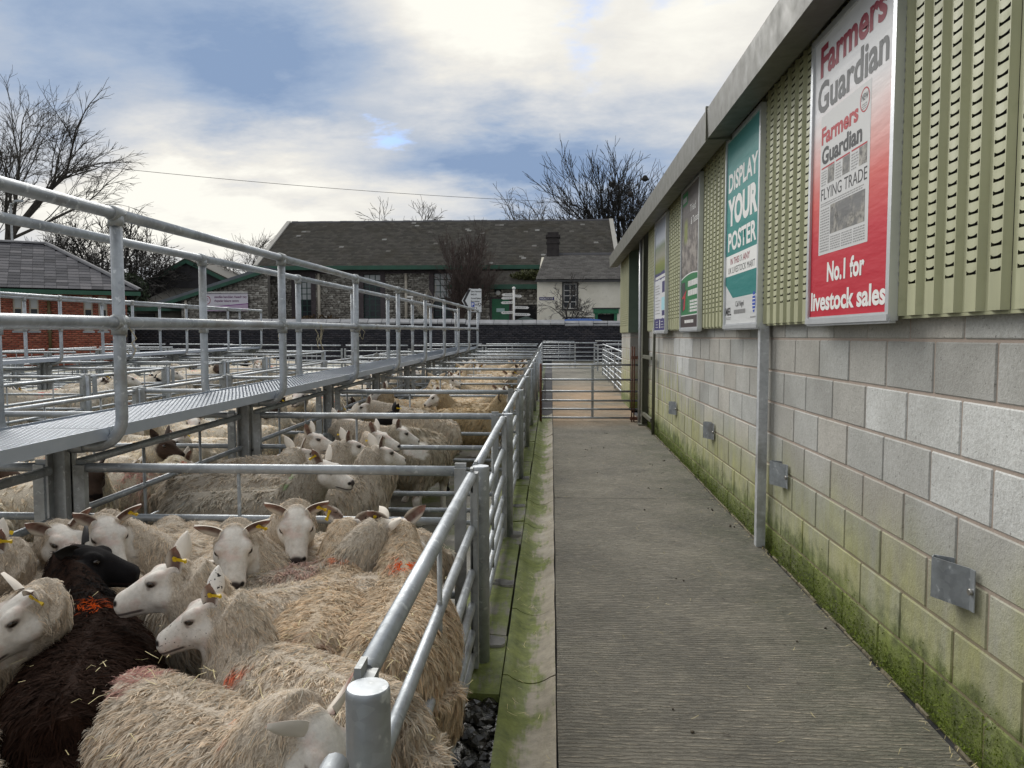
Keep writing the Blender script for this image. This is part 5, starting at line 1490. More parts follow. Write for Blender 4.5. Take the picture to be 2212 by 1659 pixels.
hero((-.92, 8.75), 178, (-1.30, 8.66, .76), 200, -30, 'tan sheep with grey face looking to the walkway in the fourth pen', (.58, .45, .28), seed=38, tags=(), n=6000, voxel=.013, width=.009, hollow='side')
TANF, CRM, PALE = (.88, .72, .50), (1.0, .90, .73), (1.0, .92, .78)
flock(-2.0, -.5, 9.0, 9.5, [(.25, .3, 175), (.75, .5, 5)], 'at the back of the fourth pen along the alley', TANF, ('white',), 0, 5)
rowpens(-.40, -2.13, (4, 5, 6, 7), (5, 6, 6, 6), 'along the alley', TANF, ('white', 'white', 'tan'), .0, 100)
rowpens(-2.32, -4.12, (1,), (5,), 'just beyond the walkway', CRM, ('white', 'brown'), .45, 200)
rowpens(-2.32, -4.12, (0, 2, 3, 4, 5, 6, 7), (5, 6, 5, 6), 'just beyond the walkway', CRM, ('white', 'white', 'brown'), .3, 220)
flock(-7.9, -6.1, 7.6, 9.6, [(.35, .3, 5), (.75, .45, 190)], 'in the nearly empty far pen across the passage', PALE, ('black', 'white'), .2, 31)
rowpens(-6.08, -7.92, (4, 5, 6, 7, 8), (5, 6, 6, 5), 'across the passage', PALE, ('white', 'white', 'brown', 'black'), .3, 300)
# straw on the fleeces and about the floor (uncountable)
V = []; 
def strawbit(p, L, tilt=.2):
    a = random.uniform(0, 6.283); d = Vector((math.cos(a), math.sin(a), random.uniform(-tilt, tilt)))*L/2; s_ = d.cross(Vector((0, 0, 1))).normalized()*.0009
    p = Vector(p); bend = Vector((0, 0, random.uniform(-.004, .012)))
    V.extend([p-d-s_, p-d+s_, p+bend+s_, p+bend-s_, p+bend-s_, p+bend+s_, p+d+s_*.6, p+d-s_*.6])
for p in STRAWPTS: strawbit(p, random.uniform(.015, .05), .45)
for i in range(520):
    y_ = random.uniform(1.5, 11); x_ = random.choice((random.uniform(.05, 1.44), random.uniform(1.40, 1.46), random.uniform(-.2, 0)))
    strawbit((x_, y_, gz(y_)+.012), random.uniform(.015, .05), .1)
for i in range(500):
    y_ = random.uniform(1.5, 11); strawbit((random.uniform(-4, -.5), y_, gz(y_)-.004), random.uniform(.03, .09), .1)
dg_ = MB()
for i in range(26):
    cx_, cy_ = random.uniform(.05, 1.4), random.uniform(1.8, 11)
    for k in range(random.choice((1, 1, 2, 3))):
        yy_ = cy_+random.gauss(0, .02); lump(dg_, (cx_+random.gauss(0, .02), yy_, gz(yy_)+.004), random.uniform(.004, .009), 0, 5, 3, (1, 1, .8))
tag(dg_.build('droppings', plain('dried droppings', (.07, .058, .04), .9, 0, .4, 60)), 'small dark sheep droppings scattered on the concrete alley', 'droppings', kind='stuff')
VV = np.array([tuple(v) for v in V]); tag(obj('straw', mesh_np('straw', VV, np.arange(len(VV)).reshape(-1, 4), [STRAW])), 'scattered straw stalks on fleeces and floor', 'straw', kind='stuff')

# ------------------------------------------------------------------ dark boundary wall, far buildings
def at(px, py, Y):                # a point at depth Y seen at a place of the photo (2212 px wide copy)
    d = Vector(skydir(px, py)); return Vector((0, 0, 1.505))+d*(Y/d.y)
def brick_face(x0, x1, z0, z1, y, bw, bh, depth=.03, joint=.01, holes=(), axis='x', jit=0., vary=0.):
    C = []; S = []; z = z0; r = 0
    while z < z1-.01:
        x = x0-(bw/2 if r % 2 else 0)
        while x < x1:
            L = bw*(1+(random.uniform(-vary, vary) if vary else 0))
            a, c = max(x, x0), min(x+L, x1)
            x += L
            if c-a < .02: continue
            h = min(bh, z1-z)
            if any(a < hx1 and c > hx0 and z < hz1-.02 and z+h > hz0+.02 for (hx0, hx1, hz0, hz1) in holes):
                # trim at the opening
                keep = []
                for (hx0, hx1, hz0, hz1) in holes:
                    if a < hx1 and c > hx0 and z < hz1-.02 and z+h > hz0+.02:
                        if a < hx0: keep.append((a, hx0))
                        if c > hx1: keep.append((hx1, c))
                        break
            else: keep = [(a, c)]
            for (ka, kc) in keep:
                if kc-ka < .03: continue
                mid, ln = (ka+kc)/2, kc-ka-joint
                dj = random.uniform(-jit, jit)
                if axis == 'x': C.append((mid, y+depth/2+dj, z+h/2)); S.append((ln, depth, h-joint))
                else: C.append((y+depth/2+dj, mid, z+h/2)); S.append((depth, ln, h-joint))
        z += bh; r += 1
    return C, S

# dark wall behind the yard
wall_root = empty('boundary_wall', (-7, 35.2, gz(35)), label='long blue-black brick wall with slate coping behind the sheep pens', cat='wall')
def child(root, name, b, m_, kind=None):
    o = b.build(name, m_, root) if isinstance(b, MB) else obj(name, b, root)
    o.matrix_parent_inverse = Matrix.Translation(-Vector(root.location))
    if kind: o['kind'] = kind
    return o
WB = .30
b = MB(); b.bb(-24, 5.2, 35.03, 35.35, WB-.2, 2.12); child(wall_root, 'wall_core', b, DARKMORT)
C, S = brick_face(-24, 5.2, WB, 2.1, 35.0, .235, .085, .05, .012, jit=.008)
child(wall_root, 'brickwork', boxes_mesh('brickwork', C, S, [DARKB]), None, 'stuff')
cp = MB(); cp.prism([(-.315, -.04, 0), (-.315, .40, 0), (-.315, .40, .06), (-.315, .19, .24), (-.315, -.04, .07)], (.63, 0, 0)); CPM = bevel_mesh(cp.mesh('coping_stone', COPE), .008)
x = -23.9
while x < 5:
    stp = .05 if x < -4.2 else (0.0 if x < .35 else -.045)
    o = obj('coping_stone', CPM, wall_root, (x+.32, 35.0+random.uniform(-.01, .01), 2.03+stp+random.uniform(-.008, .008)), (random.uniform(-.015, .015), random.uniform(-.012, .012), random.uniform(-.01, .01)))
    o.matrix_parent_inverse = Matrix.Translation(-Vector(wall_root.location)); x += .645

# red brick building with hipped slate roof
rb = empty('brick_building', (-18.06, 32, gz(32)), label='low red brick building with hipped slate roof and small paired windows', cat='building')
RX1, RX0, RY = -18.06, -28.0, 32.0
z0, z1 = .3, 3.40
win = [(-18.06-t_-.16, -18.06-t_+.16) for t_ in (3.93, 3.38, 1.45, .91)]
holes = [(a, c, 1.75, 3.2) for a, c in win]
C, S = brick_face(RX0, RX1, z0, z1, RY-.02, .235, .085, .06, .017, holes)
b = MB()
# wall core with window recesses left open
xs = [RX0]+[v for w_ in win for v in w_]+[RX1]
for i in range(0, len(xs), 2): b.bb(xs[i], xs[i+1], RY+.03, RY+.3, z0-.2, z1)
for a, c in win: b.bb(a, c, RY+.03, RY+.3, z0-.2, 1.75); b.bb(a, c, RY+.03, RY+.3, 3.2, z1)
b.bb(RX1-.3, RX1, RY+.3, RY+8, z0-.2, z1); b.bb(RX0, RX0+.3, RY+.3, RY+8, z0-.2, z1)
core = child(rb, 'wall', b, REDMORT)
o = obj('brickwork', boxes_mesh('brickwork', C, S, [REDB]), core); o['kind'] = 'stuff'
C, S = brick_face(RX1-1.0, RX1+.012, z0, 1.75, RY-.03, .235, .085, .03, .012)
keepi = [i for i, c in enumerate(C) if c[0] > RX1-.25-.18*(int((c[2]-z0)/.085) % 3)]
o = obj('dark_quoin', boxes_mesh('dark_quoin', [C[i] for i in keepi], [S[i] for i in keepi], [DARKB]), core); o['kind'] = 'stuff'
for a, c in win:
    b = MB(); fr = .05
    b.bb(a, a+fr, RY+.08, RY+.14, 1.75, 3.2); b.bb(c-fr, c, RY+.08, RY+.14, 1.75, 3.2); b.bb(a+fr, c-fr, RY+.08, RY+.14, 3.14, 3.2); b.bb(a+fr, c-fr, RY+.08, RY+.14, 2.62, 2.67); b.bb(a+fr, c-fr, RY+.08, RY+.14, 1.75, 1.8)
    wn = child(rb, 'window', b, CREAMP)
    b = MB(); b.bb(a+fr, c-fr, RY+.10, RY+.12, 1.8, 2.62); obj('pane', b.mesh('pane', GLASSD), wn)
    b = MB(); b.bb(a+fr, c-fr, RY+.10, RY+.12, 2.67, 3.14); obj('pane', b.mesh('pane', GLASSW), wn)
    b = MB(); b.bb(a-.06, c+.06, RY-.05, RY+.08, 1.66, 1.745); obj('sill', b.mesh('sill', COPE), wn)
b = MB(); b.tube([(-20.91, RY-.1, .3), (-20.91, RY-.1, 3.25)], .06, 8); b.box((-20.91, RY-.1, 3.2), (.24, .16, .2)); b.box((-20.91, RY-.1, 1.7), (.17, .14, .05)); b.box((-20.91, RY-.1, 2.5), (.17, .14, .05)); child(rb, 'down_pipe', b, plain('brown painted pipe', (.10, .075, .03), .5))
# hipped roof: real slates over a deck
EX, EY, EZ = RX1+.5, RY-.45, 3.42
RPX, RPY, RPZ = -21.1, RY+3.9, 5.62
b = MB()
b.poly([(RX0-.4, EY, EZ), (EX, EY, EZ), (RPX, RPY, RPZ), (RX0+3.5, RPY, RPZ)]); b.poly([(EX, EY, EZ), (EX, EY+8.7, EZ), (RPX, RPY, RPZ)])
b.poly([(RX0-.4, EY+8.7, EZ), (RX0-.4, EY, EZ), (RX0+3.5, RPY, RPZ)]); b.poly([(EX, EY+8.7, EZ), (RX0-.4, EY+8.7, EZ), (RX0+3.5, RPY, RPZ), (RPX, RPY, RPZ)])
roof = child(rb, 'roof', b, BLACKV)
b = MB(); b.bb(RX0-.4, EX+.02, EY-.06, EY+.02, EZ-.2, EZ-.03); b.bb(EX-.06, EX+.02, EY+.02, EY+8.6, EZ-.2, EZ-.03); child(rb, 'gutter', b, GREENP)
b = MB(); b.bb(RX0-.4, EX-.06, EY+.02, RY, EZ-.08, EZ-.04); child(rb, 'soffit', b, GREENP)
nrm = Vector((0, -(RPZ-EZ), RPY-EY)).normalized(); sl = math.atan2(RPZ-EZ, RPY-EY); SLEN = math.hypot(RPZ-EZ, RPY-EY)
sm = MB(); sm.prism([(-.205, -.01, 0), (.205, -.01, 0), (.205, .40, 0), (-.205, .40, 0)], (0, 0, .018)); SLM = sm.mesh('slate', SLATEO)
row = 0; v = 0
while v < SLEN-.1:
    t_ = v/SLEN; yv, zv = EY+(RPY-EY)*t_, EZ+(RPZ-EZ)*t_
    xe = EX+(RPX-EX)*t_-.12
    x = xe-.2-(.21 if row % 2 else 0)
    nmax = 0
    while x > -25.6 and nmax < 22:
        o = obj('slate', SLM, roof, (x, yv, zv), (sl-.035, random.uniform(-.006, .006), random.uniform(-.012, .012))); o.location += nrm*.03
        o.matrix_parent_inverse = Matrix.Identity(4); x -= .42; nmax += 1
    v += .305; row += 1
def ridge_run(p0, p1, n, root, name='ridge_tile'):
    p0, p1 = Vector(p0), Vector(p1); L = (p1-p0).length/n; d = (p1-p0).normalized()
    b = MB(); r = .13
    b._add([(x, math.cos(a)*r, math.sin(a)*r*.8) for x in (0, L*1.03) for a in [math.pi*k/6 for k in range(7)]], [(k, k+1, 8+k, 7+k) for k in range(6)], 0, True)
    b._add([(0, math.cos(a)*rr_, math.sin(a)*rr_*.8) for rr_ in (.09, r) for a in [math.pi*k/6 for k in range(7)]], [(k, k+1, 8+k, 7+k) for k in range(6)])
    me = b.mesh(name, RIDGE)
    for i in range(n):
        o = obj(name, me, root, p0+d*(L*i)); o.rotation_euler = d.to_track_quat('X', 'Z').to_euler()
        o.rotation_euler[0] += random.uniform(-.05, .05)
ridge_run((EX, EY, EZ+.03), (RPX, RPY, RPZ+.03), 13, roof); ridge_run((RPX, RPY, RPZ+.03), (-26, RPY, RPZ+.03), 9, roof)
rb.rotation_euler[2] = R(31)

# big stone market hall behind the wall
hall = empty('stone_hall', (-7.5, 50, .75), label='long grey stone hall with a big lichen-spotted slate roof and green eaves', cat='building')
HX0, HX1, HY = -19.05, 4.05, 50.0
wins = [(-16.75, -15.75, 2.0, 5.45), (-12.28, -11.15, 2.0, 5.55), (-7.65, -6.45, 2.0, 5.62)]
holes = wins
C, S = brick_face(HX0, HX1, .7, 5.9, HY-.03, .29, .12, .08, .02, holes, jit=.02, vary=.45)
b = MB(); xs = [HX0]+[v for w_ in wins for v in w_[:2]]+[HX1]
for i in range(0, len(xs), 2): b.bb(xs[i], xs[i+1], HY+.03, HY+.4, .5, 6.0)
for (a, c, l, h_) in wins: b.bb(a, c, HY+.03, HY+.4, .5, l); b.bb(a, c, HY+.03, HY+.4, h_, 6.0)
for xx in (HX0, HX1-.4):
    b.prism([(xx, HY+.4, .5), (xx, HY+12.2, .5), (xx, HY+12.2, 6.0), (xx, HY+6.2, 9.75), (xx, HY+.4, 6.0)], (.4, 0, 0))
b.bb(HX0, HX1, HY+11.8, HY+12.2, .5, 6.0)
hw = child(hall, 'wall', b, STONEMORT); o = obj('stonework', boxes_mesh('stonework', C, S, [STONEB], rough=.012), hw); o['kind'] = 'stuff'
DRESS = plain('purplish brick dressing', (.075, .062, .066), .9, 0, .25, 6)
GT = plain('dark green window bars', (.012, .05, .04), .4)
for wi, (a, c, l, h_) in enumerate(wins):
    b = MB(); t_ = .30
    b.bb(a-t_, a, HY-.07, HY+.06, l-.1, h_+.28); b.bb(c, c+t_, HY-.07, HY+.06, l-.1, h_+.28); b.bb(a, c, HY-.07, HY+.06, h_, h_+.28)
    child(hall, 'window_surround', b, DRESS)
    b = MB(); nx, nz = 3, 9
    for i in range(nx+1): xx = a+(c-a)*i/nx; b.bb(xx-.028, xx+.028, HY+.12, HY+.16, l, h_)
    for k in range(nz+1): zz = l+(h_-l)*k/nz; b.bb(a+.028, c-.028, HY+.125, HY+.155, zz-.024, zz+.024)
    wn = child(hall, 'window', b, GT)
    pn = MB(); pn.box((0, 0, 0), ((c-a)/nx-.06, .01, (h_-l)/nz-.052))
    PM = [pn.mesh('pane', GLASSD), pn.mesh('pane', GLASSW)]
    for i in range(nx):
        for k in range(nz):
            lit = (k >= 5 and wi == 0) or (k >= 5 and wi == 2) or (wi == 1 and k == 8)
            obj('pane', PM[1 if lit else 0], wn, (a+(c-a)*(i+.5)/nx, HY+.14, l+(h_-l)*(k+.5)/nz), (random.uniform(-.03, .03), 0, random.uniform(-.03, .03)))
b = MB(); b.bb(HX0-.1, HX1+.1, HY-.06, HY-.02, 5.60, 5.92); child(hall, 'brick_band', b, DRESS)
for xx in (-18.7, -15.2, -9.45, -1.3):
    b = MB(); b.tube([(xx, HY-.15, .9), (xx, HY-.15, 5.6)], .1, 8); child(hall, 'down_pipe', b, CREAMP)
# roof slopes
e0 = Vector((0, HY-.55, 6.02)); r0 = Vector((0, HY+6.1, 9.82)); sl2 = math.atan2(r0.z-e0.z, r0.y-e0.y); L2 = (r0-e0).length
b = MB(); b.quad((HX0-.2, e0.y, e0.z), (HX1+.2, e0.y, e0.z), (HX1+.2, r0.y, r0.z), (HX0-.2, r0.y, r0.z)); b.quad((HX0-.2, r0.y, r0.z), (HX1+.2, r0.y, r0.z), (HX1+.2, r0.y+6.6, e0.z), (HX0-.2, r0.y+6.6, e0.z))
hr = child(hall, 'roof', b, BLACKV)
def slate_sheet(name, x0f, x1f, L, sw, gauge, m_, th=.02, light=None):
    """slates in a local frame (x along eaves, y up the slope), as one mesh"""
    V = []; Rr = []; n = 0; row = 0; v = 0; MI = []
    while v < L-.02:
        x = x0f(v)-(sw/2 if row % 2 else 0); xe = x1f(v)
        while x < xe:
            a, c = max(x, x0f(v)), min(x+sw, xe); x += sw
            if c-a < .03: continue
            l0 = min(gauge*1.35, L-v); dz_ = random.uniform(0, .012); rz = random.uniform(-.006, .006)
            V += [(a+.006, v+rz, .034+dz_), (c-.006, v-rz, .034+dz_), (c-.004, v+l0, .004), (a+.004, v+l0, .004),
                  (a+.004, v+rz, .0+dz_), (c-.004, v-rz, .0+dz_)]
            Rr += [random.random()]*6; n += 1
        v += gauge; row += 1
    F = []
    for i in range(n):
        k = i*6; F += [(k, k+1, k+2, k+3), (k+4, k+5, k+1, k)]
    return mesh_np(name, np.array(V), np.array(F), [m_], attrs={'rnd': ('FLOAT', np.array(Rr))})
def mk_lichen():
    m, q, b = mat('lichen-spotted slate')
    a = q.new('ShaderNodeAttribute', attribute_name='rnd').outputs['Fac']
    p = pos(q); n = q.noise(p, .7, 4, .6); n2 = q.noise(p, 3.4, 3, .7)
    c = q.ramp(a, [(0, (.060, .056, .048)), (.5, (.082, .076, .066)), (.985, (.108, .10, .086)), (.99, (.25, .24, .22)), (1, (.4, .4, .38))], 'LINEAR')
    c = q.mix(q.math('MULTIPLY', q.sstep(n, .45, .7), .45), c, (.062, .052, .034))
    c = q.mix(q.math('MULTIPLY', q.sstep(n2, .73, .78), .6), c, (.30, .29, .26))
    q.set(b.inputs['Base Color'], c); b.inputs['Roughness'].default_value = .9; return m
LICHEN = mk_lichen()
o = obj('slates', slate_sheet('slates', lambda v: HX0-.2, lambda v: HX1+.2, L2, .32, .25, LICHEN), hr, (0, e0.y, e0.z+.02), (sl2, 0, 0)); o['kind'] = 'stuff'
for xx in (HX0-.2, HX1+.2):
    b = MB(); b.prism([(xx-.14, e0.y-.02, e0.z-.05), (xx+.14, e0.y-.02, e0.z-.05), (xx+.14, e0.y-.02, e0.z+.14), (xx-.14, e0.y-.02, e0.z+.14)], (0, r0.y-e0.y, r0.z-e0.z)); child(hall, 'verge', b, plain('verge cement', (.36, .35, .32), .9))
rt = MB(); rt.prism([(0, -.16, -.06), (0, 0, .08), (0, .16, -.06)], (.5, 0, 0)); RTM = rt.mesh('ridge_tile', SLATEBL)
x = HX0
while x < HX1:
    o = obj('ridge_tile', RTM, hr, (x, r0.y, r0.z+.04+random.uniform(-.015, .015))); x += .515
b = MB(); b.bb(HX0-.3, HX1+.1, HY-.78, HY-.58, 5.80, 6.06); child(hall, 'gutter', b, GREENP)
b = MB(); b.bb(HX0-.2, HX1+.1, HY-.58, HY, 5.93, 5.99); child(hall, 'soffit', b, DARKTIM)
# lean-to on the hall
b = MB(); b.bb(-6.0, -.7, 47.0, 47.3, .7, 4.45); lt = child(hall, 'leanto_wall', b, STONEMORT)
C, S = brick_face(-6.0, -.7, .7, 4.4, 46.96, .38, .16, .06, .022, [(-3.75, -2.45, .7, 3.9), (-2.3, -.85, .7, 3.4)], jit=.02, vary=.4); o = obj('stonework', boxes_mesh('stonework', C, S, [STONEB], rough=.01), lt); o['kind'] = 'stuff'
lsl = math.atan2(1.25, 3.4)
b = MB(); b.quad((-6.2, 46.6, 4.6), (-.5, 46.6, 4.6), (-.5, 49.9, 5.85), (-6.2, 49.9, 5.85)); lr = child(hall, 'leanto_roof', b, BLACKV)
o = obj('slates', slate_sheet('slates', lambda v: -6.2, lambda v: -.5, 3.5, .30, .21, LICHEN), lr, (0, 46.6, 4.62), (math.atan2(1.25, 3.3), 0, 0)); o['kind'] = 'stuff'
b = MB(); b.bb(-6.3, -.45, 46.42, 46.6, 4.36, 4.64); child(hall, 'leanto_gutter', b, GREENP)
b = MB(); b.bb(-3.62, -2.58, 46.93, 46.99, .7, 3.80); dr = child(hall, 'door', b, GREEND)
b = MB(); b.bb(-3.75, -3.62, 46.9, 46.99, .7, 3.9); b.bb(-2.58, -2.45, 46.9, 46.99, .7, 3.9); b.bb(-3.62, -2.58, 46.9, 46.99, 3.8, 3.9); obj('frame', b.mesh('frame', DRESS), dr)
b = MB(); b.bb(-3.35, -2.85, 46.91, 46.925, 3.0, 3.22); obj('notice', b.mesh('notice', ink('pale notice', (.45, .6, .6))), dr)
b = MB(); b.bb(-2.3, -.85, 46.94, 46.97, .7, 3.4); child(hall, 'open_doorway', b, BLACKV)
b = MB(); b.poly([(-2.2, 46.90, 2.2), (-.95, 46.90, 2.2), (-.95, 46.90, 2.5), (-1.2, 46.90, 2.62), (-1.55, 46.9, 2.75), (-1.9, 46.9, 2.62), (-2.2, 46.9, 2.5)]); child(hall, 'pale_hatch', b, plain('grey green board', (.11, .16, .15)))
b = MB(); b.ball((-3.25, 46.9, 4.18), .17, 0, 10, 6, (1, .4, 1)); b.ball((-3.25, 46.93, 4.24), .21, 1, 10, 6, (1, .4, 1)); child(hall, 'bulkhead_lamp', b, [INKW, DARKTIM])

# leisure-centre wing, left of the hall: mono-pitch stone gable with a sign
wing = empty('stone_wing', (-20, 47, .75), label='low stone wing with a sloping grey verge and a white sign on its wall', cat='building')
A = at(345, 655, 47); Bp = at(578, 576, 47); 
GX0, GX1 = A.x-.2, Bp.x
b = MB(); b.prism([(GX0+1.6, 47, .6), (GX1, 47, .6), (GX1, 47, Bp.z-.15), (GX0+1.6, 47, A.z+(Bp.z-A.z)*1.4/(GX1-GX0))], (0, .4, 0)); wg = child(wing, 'wall', b, STONEMORT)
C, S = brick_face(GX0+1.6, GX1, .7, Bp.z-.2, 46.95, .28, .115, .06, .018, jit=.02, vary=.4)
kk = [i for i, c in enumerate(C) if c[2] < A.z+(Bp.z-A.z)*(c[0]-A.x)/(Bp.x-A.x)-.25 and not (-20.4 < c[0] < -18.9 and 2.1 < c[2] < 2.6)]
o = obj('stonework', boxes_mesh('stonework', [C[i] for i in kk], [S[i] for i in kk], [STONEB], rough=.01), wg); o['kind'] = 'stuff'
b = MB(); b.prism([(A.x-.3, 46.6, A.z-.28), (Bp.x, 46.6, Bp.z-.25), (Bp.x, 46.6, Bp.z), (A.x-.3, 46.6, A.z-.03)], (0, 4, 0)); child(wing, 'roof', b, plain('blue grey roof edge', (.10, .115, .13), .6))
b = MB(); b.prism([(A.x-.3, 46.55, A.z-.22), (Bp.x, 46.55, Bp.z-.2), (Bp.x, 46.55, Bp.z-.42), (A.x-.3, 46.55, A.z-.44)], (0, .06, 0)); child(wing, 'barge_board', b, GREENP)
b = MB(); b.bb(-20.4, -18.9, 46.93, 47.0, 2.12, 2.58); child(wing, 'window', b, GLASSD)
b = MB(); b.tube([(A.x+1.75, 46.8, .7), (A.x+1.75, 46.8, A.z+.2)], .09, 8); child(wing, 'down_pipe', b, CREAMP)
s0 = at(438, 634, 46.7); s1_ = at(536, 672, 46.7)
sg = empty('leisure_sign', ((s0.x+s1_.x)/2, 46.7, s1_.z), label='white and lilac leisure centre sign on the stone wing', cat='sign')
wS, hS = s1_.x-s0.x, s0.z-s1_.z
def lsp(q, x, y, z):
    edge = q.math('MULTIPLY', q.math('ADD', .22, q.math('MULTIPLY', q.math('SUBTRACT', q.math('DIVIDE', x, wS), -.5), .22)), hS)
    c = q.mix(q.math('LESS_THAN', z, edge), (.62, .60, .66), (.20, .04, .24))
    return q.mix(q.math('LESS_THAN', z, q.math('SUBTRACT', edge, .05)), c, (.47, .36, .49))
b = MB(); b.bb(-wS/2, wS/2, -.03, .03, 0, hS); b.build('board', mk_print('leisure sign print', lsp), sg)
b = MB(); b.bb(-wS/2, wS/2, -.12, .03, hS+.04, hS+.1); b.build('light_strip', WHITEP, sg)
rx = (math.pi/2, 0, 0)
obj('lettering', letters_h('canolfan hamdden rhaeadr gwy', .15, INKP, wS*.72, .004, 'LEFT'), sg, (-wS*.24, -.035, hS*.74), rx)
obj('lettering', letters_h('rhayader leisure centre', .15, INKP, wS*.54, .004, 'LEFT'), sg, (-wS*.24, -.035, hS*.52), rx)
rg2 = MB()
for k in range(20):
    a, c = 2*math.pi*k/20, 2*math.pi*(k+1)/20
    rg2.quad((math.cos(a)*.22, 0, math.sin(a)*.26), (math.cos(c)*.22, 0, math.sin(c)*.26), (math.cos(c)*.18, 0, math.sin(c)*.22), (math.cos(a)*.18, 0, math.sin(a)*.22))
obj('emblem', rg2.mesh('emblem', INKC), sg, (-wS*.40, -.035, hS*.62)); obj('lettering', letters_h('F', .22, INKP, .14, .004), sg, (-wS*.40, -.036, hS*.52), rx)
b = MB()
for k in range(2): b.quad((wS*(.17+.14*k), -.035, hS*.1), (wS*(.26+.14*k), -.035, hS*.1), (wS*(.26+.14*k), -.035, hS*.17), (wS*(.17+.14*k), -.035, hS*.17))
obj('small_print', b.mesh('small_print', INKP), sg)
b = MB(); b.quad((-wS*.24, -.035, hS*.38), (wS*.1, -.035, hS*.38), (wS*.1, -.035, hS*.395), (-wS*.24, -.035, hS*.395)); obj('small_print', b.mesh('small_print', INKM), sg)

# green gabled shed behind
gs = empty('gabled_hut', (-26, 55, .75), label='dark gabled hut with green barge boards behind the brick building', cat='building')
L_, T_, R_ = at(298, 622, 55), at(405, 560, 55), at(512, 612, 55)
b = MB(); b.prism([(L_.x, 55, .6), (R_.x, 55, .6), (R_.x, 55, R_.z-.2), (T_.x, 55, T_.z-.2), (L_.x, 55, L_.z-.2)], (0, .3, 0)); child(gs, 'wall', b, plain('dark slate hung wall', (.038, .036, .04), .8, 0, .2, 2))
for P0, P1 in ((L_, T_), (T_, R_)):
    d = (P1-P0)
    b = MB(); b.prism([P0+Vector((0, -.3, -.3)), P1+Vector((0, -.3, -.3)), P1+Vector((0, -.3, 0)), P0+Vector((0, -.3, 0))], (0, .1, 0)); child(gs, 'barge_board', b, GREENP)
    b = MB(); b.prism([P0+Vector((0, -.32, .002)), P1+Vector((0, -.32, .002)), P1+Vector((0, -.32, .09)), P0+Vector((0, -.32, .09))], (0, 6, 0)); child(gs, 'roof', b, LICHEN)
lo = at(310, 640, 51); lo2 = at(400, 660, 51)
b = MB(); b.prism([(-27.5, 49, 3.35), (-22.2, 49, 3.35), (-22.2, 54.6, 4.9), (-27.5, 54.6, 4.9)], (0, 0, .08)); child(gs, 'porch_roof', b, LICHEN)
b = MB(); b.bb(-27.5, -22.2, 48.9, 49.0, 3.16, 3.40); child(gs, 'porch_gutter', b, GREENP)
b = MB(); b.bb(-27.4, -22.3, 49.4, 49.6, .6, 3.3); child(gs, 'porch_wall', b, plain('brown stone wall', (.11, .10, .085), .9, 0, .35, 3))
b = MB(); b.bb(-27.2, -26.0, 49.3, 49.39, .6, 3.0); child(gs, 'doorway', b, BLACKV)

# cream cottage
cot = empty('cream_cottage', (1.5, 42, .75), label='cream rendered cottage with slate roof, dark chimney and a sash window', cat='building')
CX0, CX1, CY = -.78, 6.5, 42.0
b = MB()
wx0, wx1, wz0, wz1 = .66, 1.36, 3.02, 4.38
dx0, dx1 = 2.35, 3.55
b.bb(CX0, wx0, CY, CY+.35, .6, 4.55); b.bb(wx0, wx1, CY, CY+.35, .6, wz0); b.bb(wx0, wx1, CY, CY+.35, wz1, 4.55)
b.bb(wx1, dx0, CY, CY+.35, .6, 4.55); b.bb(dx0, dx1, CY, CY+.35, 2.98, 4.55); b.bb(dx1, CX1, CY, CY+.35, .6, 4.55)
b.prism([(CX0, CY+.35, .6), (CX0, CY+6, .6), (CX0, CY+6, 4.5), (CX0+.2, CY+3, 6.1), (CX0, CY+.35, 4.5)], (.3, 0, 0))
child(cot, 'wall', b, RENDER)
b = MB(); b.bb(wx0, wx1, CY+.12, CY+.18, wz0, wz1); wn = child(cot, 'window', b, GLASSD)
fr = MB(); t_ = .05
for xx in (wx0, (wx0+wx1)/2-.02, wx1-t_): fr.bb(xx, xx+t_*.8, CY+.07, CY+.12, wz0, wz1)
for zz in (wz0, (wz0+wz1)/2, wz1-t_, wz0+.35, wz1-.4): fr.bb(wx0, wx1, CY+.075, CY+.115, zz, zz+t_*.7)
obj('frame', fr.mesh('frame', WHITEP), wn)
b = MB(); b.bb(wx0-.09, wx0, CY-.03, CY+.1, wz0, wz1+.1); b.bb(wx1, wx1+.09, CY-.03, CY+.1, wz0, wz1+.1); b.bb(wx0, wx1, CY-.03, CY+.1, wz1, wz1+.1); obj('surround', b.mesh('surround', DARKTIM), wn)
b = MB(); b.bb(wx0-.12, wx1+.12, CY-.1, CY+.1, wz0-.1, wz0-.003); obj('sill', b.mesh('sill', DARKTIM), wn)
b = MB(); b.bb(dx0+.16, dx1-.16, CY+.15, CY+.2, .6, 2.72); dr = child(cot, 'shop_door', b, BLACKV)
b = MB(); b.bb(dx0, dx0+.16, CY-.02, CY+.16, .6, 2.75); b.bb(dx1-.16, dx1, CY-.02, CY+.16, .6, 2.75); b.bb(dx0-.08, dx1+.08, CY-.08, CY+.1, 2.75, 3.0); obj('surround', b.mesh('surround', GREEND), dr)
b = MB(); b.bb(dx0-.14, dx1+.14, CY-.12, CY, 3.003, 3.06); obj('canopy', b.mesh('canopy', DARKTIM), dr)
e0 = Vector((0, CY-.25, 4.56)); r0 = Vector((0, CY+3, 6.22)); csl = math.atan2(r0.z-e0.z, r0.y-e0.y); CL = (r0-e0).length
